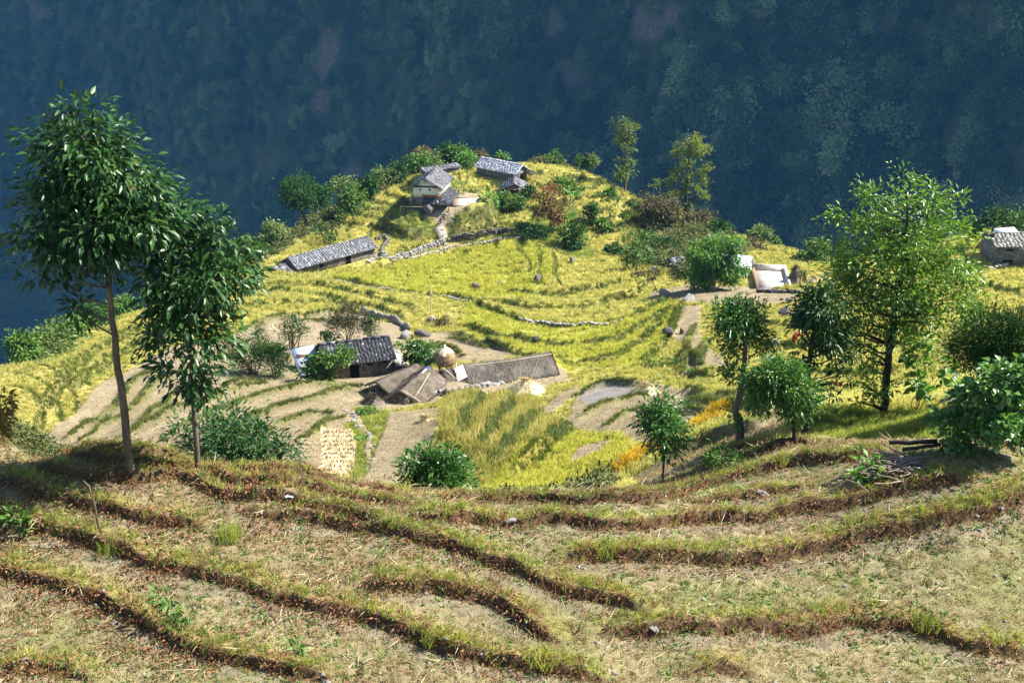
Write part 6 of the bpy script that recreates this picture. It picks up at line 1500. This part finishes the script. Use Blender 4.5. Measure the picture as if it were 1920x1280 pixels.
# brushwood pile, sticks and logs at the right
p0 = ground(1690, 885, 16, 50); rng = np.random.default_rng(9); n = 150
a = rng.normal(0, 1, (n, 3)) * [.40, .22, .0]; a[:, 2] = .26 * np.exp(-(a[:, 0] / .5) ** 2) * rng.uniform(.2, 1, n) + .03
d = nrm(np.stack([rng.normal(1, .35, n), rng.normal(-.1, .4, n), rng.normal(0, .14, n)], 1)) * rng.uniform(.22, .62, (n, 1))
V, F = merge([tube([a[i] - d[i] / 2, a[i] + rng.normal(0, .02, 3), a[i] + d[i] / 2], rng.uniform(.008, .022), 4) for i in range(n)])
o = mesh_np("brushwood_pile", V, F, M['twig']); o.location = p0; tag(o, "heap of dry brushwood below the star-leaved vines", "brushwood")
for lab, a, b, r, mt in (("dark log lying across the top of the brushwood heap", (1665, 848), (1755, 846), .05, 'bark_dark'), ("thin pale stick leaning from the vines down to the wall", (1752, 892), (1785, 852), .02, 'twig'), ("second dark log lying on the brushwood heap", (1690, 862), (1760, 852), .04, 'bark_dark')):
    A, B = ground(*a, 16, 50), ground(*b, 16, 50); B = A + nrm((B - A)[None])[0] * min(1.3, np.linalg.norm(B - A)); h = .24 if 'dark' in lab else .05
    o = mesh_np("log" if r > .03 else "stick", *tube(bend((0, 0, 0), B - A, 6, .015, rng), r, 8), M[mt]); o.location = A + [0, 0, h]; tag(o, lab, "log" if r > .03 else "stick")
for lab, px, h, lean, r in (("thin upright stick planted on the left near terrace wall", (193, 1004), 1.12, (-.13, 0), .022), ("tall bamboo pole standing alone in the rice by the reddish outcrop", (808, 602), 3.1, (.05, 0), .05), ("thin red brown post in the yellow rice behind the forked tree", (1551, 768), 0.9, (.07, 0), .022)):
    p = ground(*px, 16, 140); o = mesh_np("stick" if 'stick' in lab else "pole", *tube(bend((0, 0, -.2), (lean[0], lean[1], h), 7, .012, rng), np.linspace(r, r * .7, 7), 7), M['bark'] if 'stick' in lab else M['red_ochre'] if 'red brown' in lab else M['bamboo']); o.location = p; tag(o, lab, "stick" if 'stick' in lab else "pole")
    if 'stick' in lab: mesh_np("fork", *tube([(lean[0] - .0, 0, h - .03), (lean[0] - .1, 0, h + .1)], .014, 5), M['bark'], o); 
    if 'bamboo' in lab: mesh_np("top_tuft", *leaves(np.tile([lean[0], 0, h - .05], (9, 1)), rng.normal(0, 1, (9, 3)) + [0, 0, .3], .22, .05, rng=rng), M['strawpale'], o)
# straws big enough to tell apart, and a scrap of plastic
for lab, px, a, L in (("long pale straw lying by the flat slab on the right near wall", (1410, 935), 1.9, .8), ("long pale straw hanging over the wall left of the sapling", (1232, 938), -.5, .7), ("bent pale straw on the bottom left terrace", (745, 1235), -.7, .6), ("long straw on the middle terrace pointing right", (680, 1085), .4, .8)):
    p = ground(*px, 14, 60); b = np.array([math.cos(a), math.sin(a), .12]) * L; o = mesh_np("straw", *tube(bend((0, 0, .03), b, 5, .05, rng), .009, 4), M['strawpale']); o.location = p; tag(o, lab, "straw")
p = ground(545, 936, 14, 60); V = np.array([(x * .05 + rng.normal(0, .012), y * .04 + rng.normal(0, .012), .03 + rng.uniform(0, .06)) for x in range(5) for y in range(4)]); F = [(i * 4 + j, i * 4 + j + 1, i * 4 + j + 5, i * 4 + j + 4) for i in range(4) for j in range(3)]
o = mesh_np("plastic_scrap", V - [.1, .06, 0], np.array(F), M['tin']); o.location = p + [0, 0, .02]; tag(o, "crumpled blue white scrap of plastic on the near shelf", "litter")
# stone path beside the drying straw
pp = path_pts([(648,770),(662,778),(668,795),(688,812),(699,838),(697,862),(684,880),(672,905)], 40, .22, 90); rng = np.random.default_rng(12); parts = []
for q in pp:
    V, F = pebble(rng); parts.append((V * [rng.uniform(.08, .16), rng.uniform(.07, .13), .04] + q - pp[0] + [rng.normal(0, .08), rng.normal(0, .08), .02], F))
o = mesh_np("stone_path", *merge(parts), M['stone']); o.location = pp[0]; tag(o, kind="structure")
# ------------------------------------------------------------------ two people cutting rice, bent among the stalks
def skin_mesh(name, verts, edges, radii, mat, parent=None, sub=1):
    me = bpy.data.meshes.new(name); me.from_pydata([tuple(v) for v in verts], edges, []); me.materials.append(mat)
    o = bpy.data.objects.new(name, me); COL.objects.link(o)
    if parent: o.parent = parent
    md = o.modifiers.new("skin", 'SKIN'); md.use_smooth_shade = True
    for i, r in enumerate(radii): me.skin_vertices[0].data[i].radius = (r, r)
    me.skin_vertices[0].data[0].use_root = True
    o.modifiers.new("sub", 'SUBSURF').levels = sub; o.modifiers["sub"].render_levels = sub
    return o
M['skin'] = plain("brown_skin", (.26, .14, .085), .6, .3, .05); M['red_cloth'] = plain("red_cloth", (.42, .02, .03), .85, .1, .15); M['teal_cloth'] = plain("teal_cloth", (.02, .16, .17), .85, .1, .15)
M['pale_cloth'] = plain("pale_cloth", (.62, .58, .55), .85, .1, .08); M['brown_cloth'] = plain("brown_cloth", (.22, .075, .04), .85, .1, .15); M['hair'] = plain("black_hair", (.012, .01, .009), .6, .3, .1)
def reaper(label, px, s, yaw, top, skirt, scarf):
    p = on_ground(px[0], s, px[1]); root = rot_empty("person", p, label, "person"); root.rotation_euler = (0, 0, yaw); root.scale = (.72, .72, .72); root.location.z -= .26
    # bent forward (towards +y): pelvis, spine, neck, head; arms hanging forward, legs slightly bent
    J = dict(pel=(0, 0, .84), wai=(0, .13, .96), che=(0, .33, 1.08), nec=(0, .47, 1.13), hea=(0, .56, 1.14), hed=(0, .66, 1.12),
             sL=(-.18, .38, 1.08), eL=(-.24, .46, .83), wL=(-.18, .60, .64), hL=(-.17, .66, .58), sR=(.18, .38, 1.08), eR=(.24, .46, .83), wR=(.17, .60, .66), hR=(.16, .66, .60),
             hiL=(-.11, .0, .80), kL=(-.13, .10, .44), aL=(-.13, -.02, .07), tL=(-.14, .15, .03), hiR=(.11, .0, .80), kR=(.13, .06, .44), aR=(.13, -.06, .07), tR=(.14, .11, .03))
    R_ = dict(pel=.14, wai=.12, che=.14, nec=.055, hea=.085, hed=.085, sL=.065, eL=.045, wL=.03, hL=.036, sR=.065, eR=.045, wR=.03, hR=.036, hiL=.09, kL=.06, aL=.04, tL=.035, hiR=.09, kR=.06, aR=.04, tR=.035)
    E = [('pel','wai'),('wai','che'),('che','nec'),('nec','hea'),('hea','hed'),('che','sL'),('sL','eL'),('eL','wL'),('wL','hL'),('che','sR'),('sR','eR'),('eR','wR'),('wR','hR'),('pel','hiL'),('hiL','kL'),('kL','aL'),('aL','tL'),('pel','hiR'),('hiR','kR'),('kR','aR'),('aR','tR')]
    nm = list(J); V = [J[k] for k in nm]; Rr = [R_[k] for k in nm]; Ed = [(nm.index(a), nm.index(b)) for a, b in E]
    for h, sg in (('hL', -1), ('hR', 1)):       # five fingers on each hand
        hb = np.array(J[h])
        for i, (dx, ln) in enumerate(((-.025, .065), (-.009, .08), (.009, .075), (.025, .055), (-.045 * sg, .045))):
            k = len(V); V += [tuple(hb + [dx, .02, -.02]), tuple(hb + [dx * 1.2, .035, -.02 - ln * .6]), tuple(hb + [dx * 1.2, .02, -.02 - ln])]; Rr += [.011, .0095, .008]; Ed += [(nm.index(h), k), (k, k + 1), (k + 1, k + 2)]
    skin_mesh("body", V, Ed, Rr, M['skin'], root)
    sh = ['wai', 'pel', 'che', 'sL', 'eL', 'sR', 'eR']; V2 = [np.array(J[k]) for k in sh]
    skin_mesh("blouse", V2, [(0, 1), (0, 2), (2, 3), (3, 4), (2, 5), (5, 6)], [.14, .15, .158, .08, .058, .08, .058], M[top], root)
    th = np.linspace(0, 2 * np.pi, 20, endpoint=False); prof = [(.165, .90, .03), (.20, .72, .02), (.22, .45, .02), (.25, .2, .0)]
    Vs = np.array([(r * math.cos(t) * (1 + .05 * math.sin(5 * t)), r * .85 * math.sin(t) + dy, z) for r, z, dy in prof for t in th]); F = [(i * 20 + j, i * 20 + (j + 1) % 20, (i + 1) * 20 + (j + 1) % 20, (i + 1) * 20 + j) for i in range(3) for j in range(20)]
    mesh_np("skirt", Vs, np.array(F), M[skirt], root, True)
    u, v = np.meshgrid(np.linspace(0, 2 * np.pi, 16, endpoint=False), np.linspace(0, 1.75, 8), indexing='ij'); d = np.stack([np.cos(u) * np.sin(v), -np.cos(v) * .8 + np.sin(u) * np.sin(v) * .6, np.sin(u) * np.sin(v) * .8 + np.cos(v) * .6], -1)
    Vs = (d * .108).reshape(-1, 3) + np.array(J['hea']) * .5 + np.array(J['hed']) * .5 + [0, -.01, .02]; F = [(i * 8 + j, i * 8 + j + 1, ((i + 1) % 16) * 8 + j + 1, ((i + 1) % 16) * 8 + j) for i in range(16) for j in range(7)]
    mesh_np("headscarf", Vs, np.array(F), M[scarf], root, True)
    f = np.array(J['hed']) + [0, .06, -.03]      # face turned to the ground
    mesh_np("face", *merge([tube([f + [0, .02, 0], f + [0, .045, -.01]], [.014, .008], 6)] + [tube([f + [sx * .03, .025, .03], f + [sx * .03, .034, .03]], [.012, .008], 6) for sx in (-1, 1)] + [tube([f + [-.025, .01, -.045], f + [.025, .01, -.045]], .006, 5)]), M['hair'], root)
    return root
reaper("person in red with a pale headscarf, bent over rice left of the forked tree", (1486, 668), 78.5, R(-60), 'red_cloth', 'red_cloth', 'pale_cloth')
reaper("person in teal and brown bent over the rice by the lopped tree", (1458, 668), 78.5, R(70), 'teal_cloth', 'brown_cloth', 'teal_cloth')
# red rag hanging from a low branch of the forked tree
base = on_ground(1510, 34, 817); q = Px(base); a = base + q.at(1577, 716); mm = q.m()
V = np.array([(x * .022 + .012 * math.sin(y * 2 + x), .012 * math.cos(x * 2 + y), -y * .032) for y in range(5) for x in range(-2, 3)]); F = [(y * 5 + x, y * 5 + x + 1, y * 5 + x + 6, y * 5 + x + 5) for y in range(4) for x in range(4)]
o = mesh_np("red_rag", V, np.array(F), M['red_cloth']); o.location = a; tag(o, "small red rag hanging from the forked tree's lowest right branch", "rag")
mesh_np("string", *tube(bend((0, 0, 0), q.at(1556, 708) - q.at(1577, 716), 6, .05, RNG, -.25), .012, 5), M['bark_dark'], o)
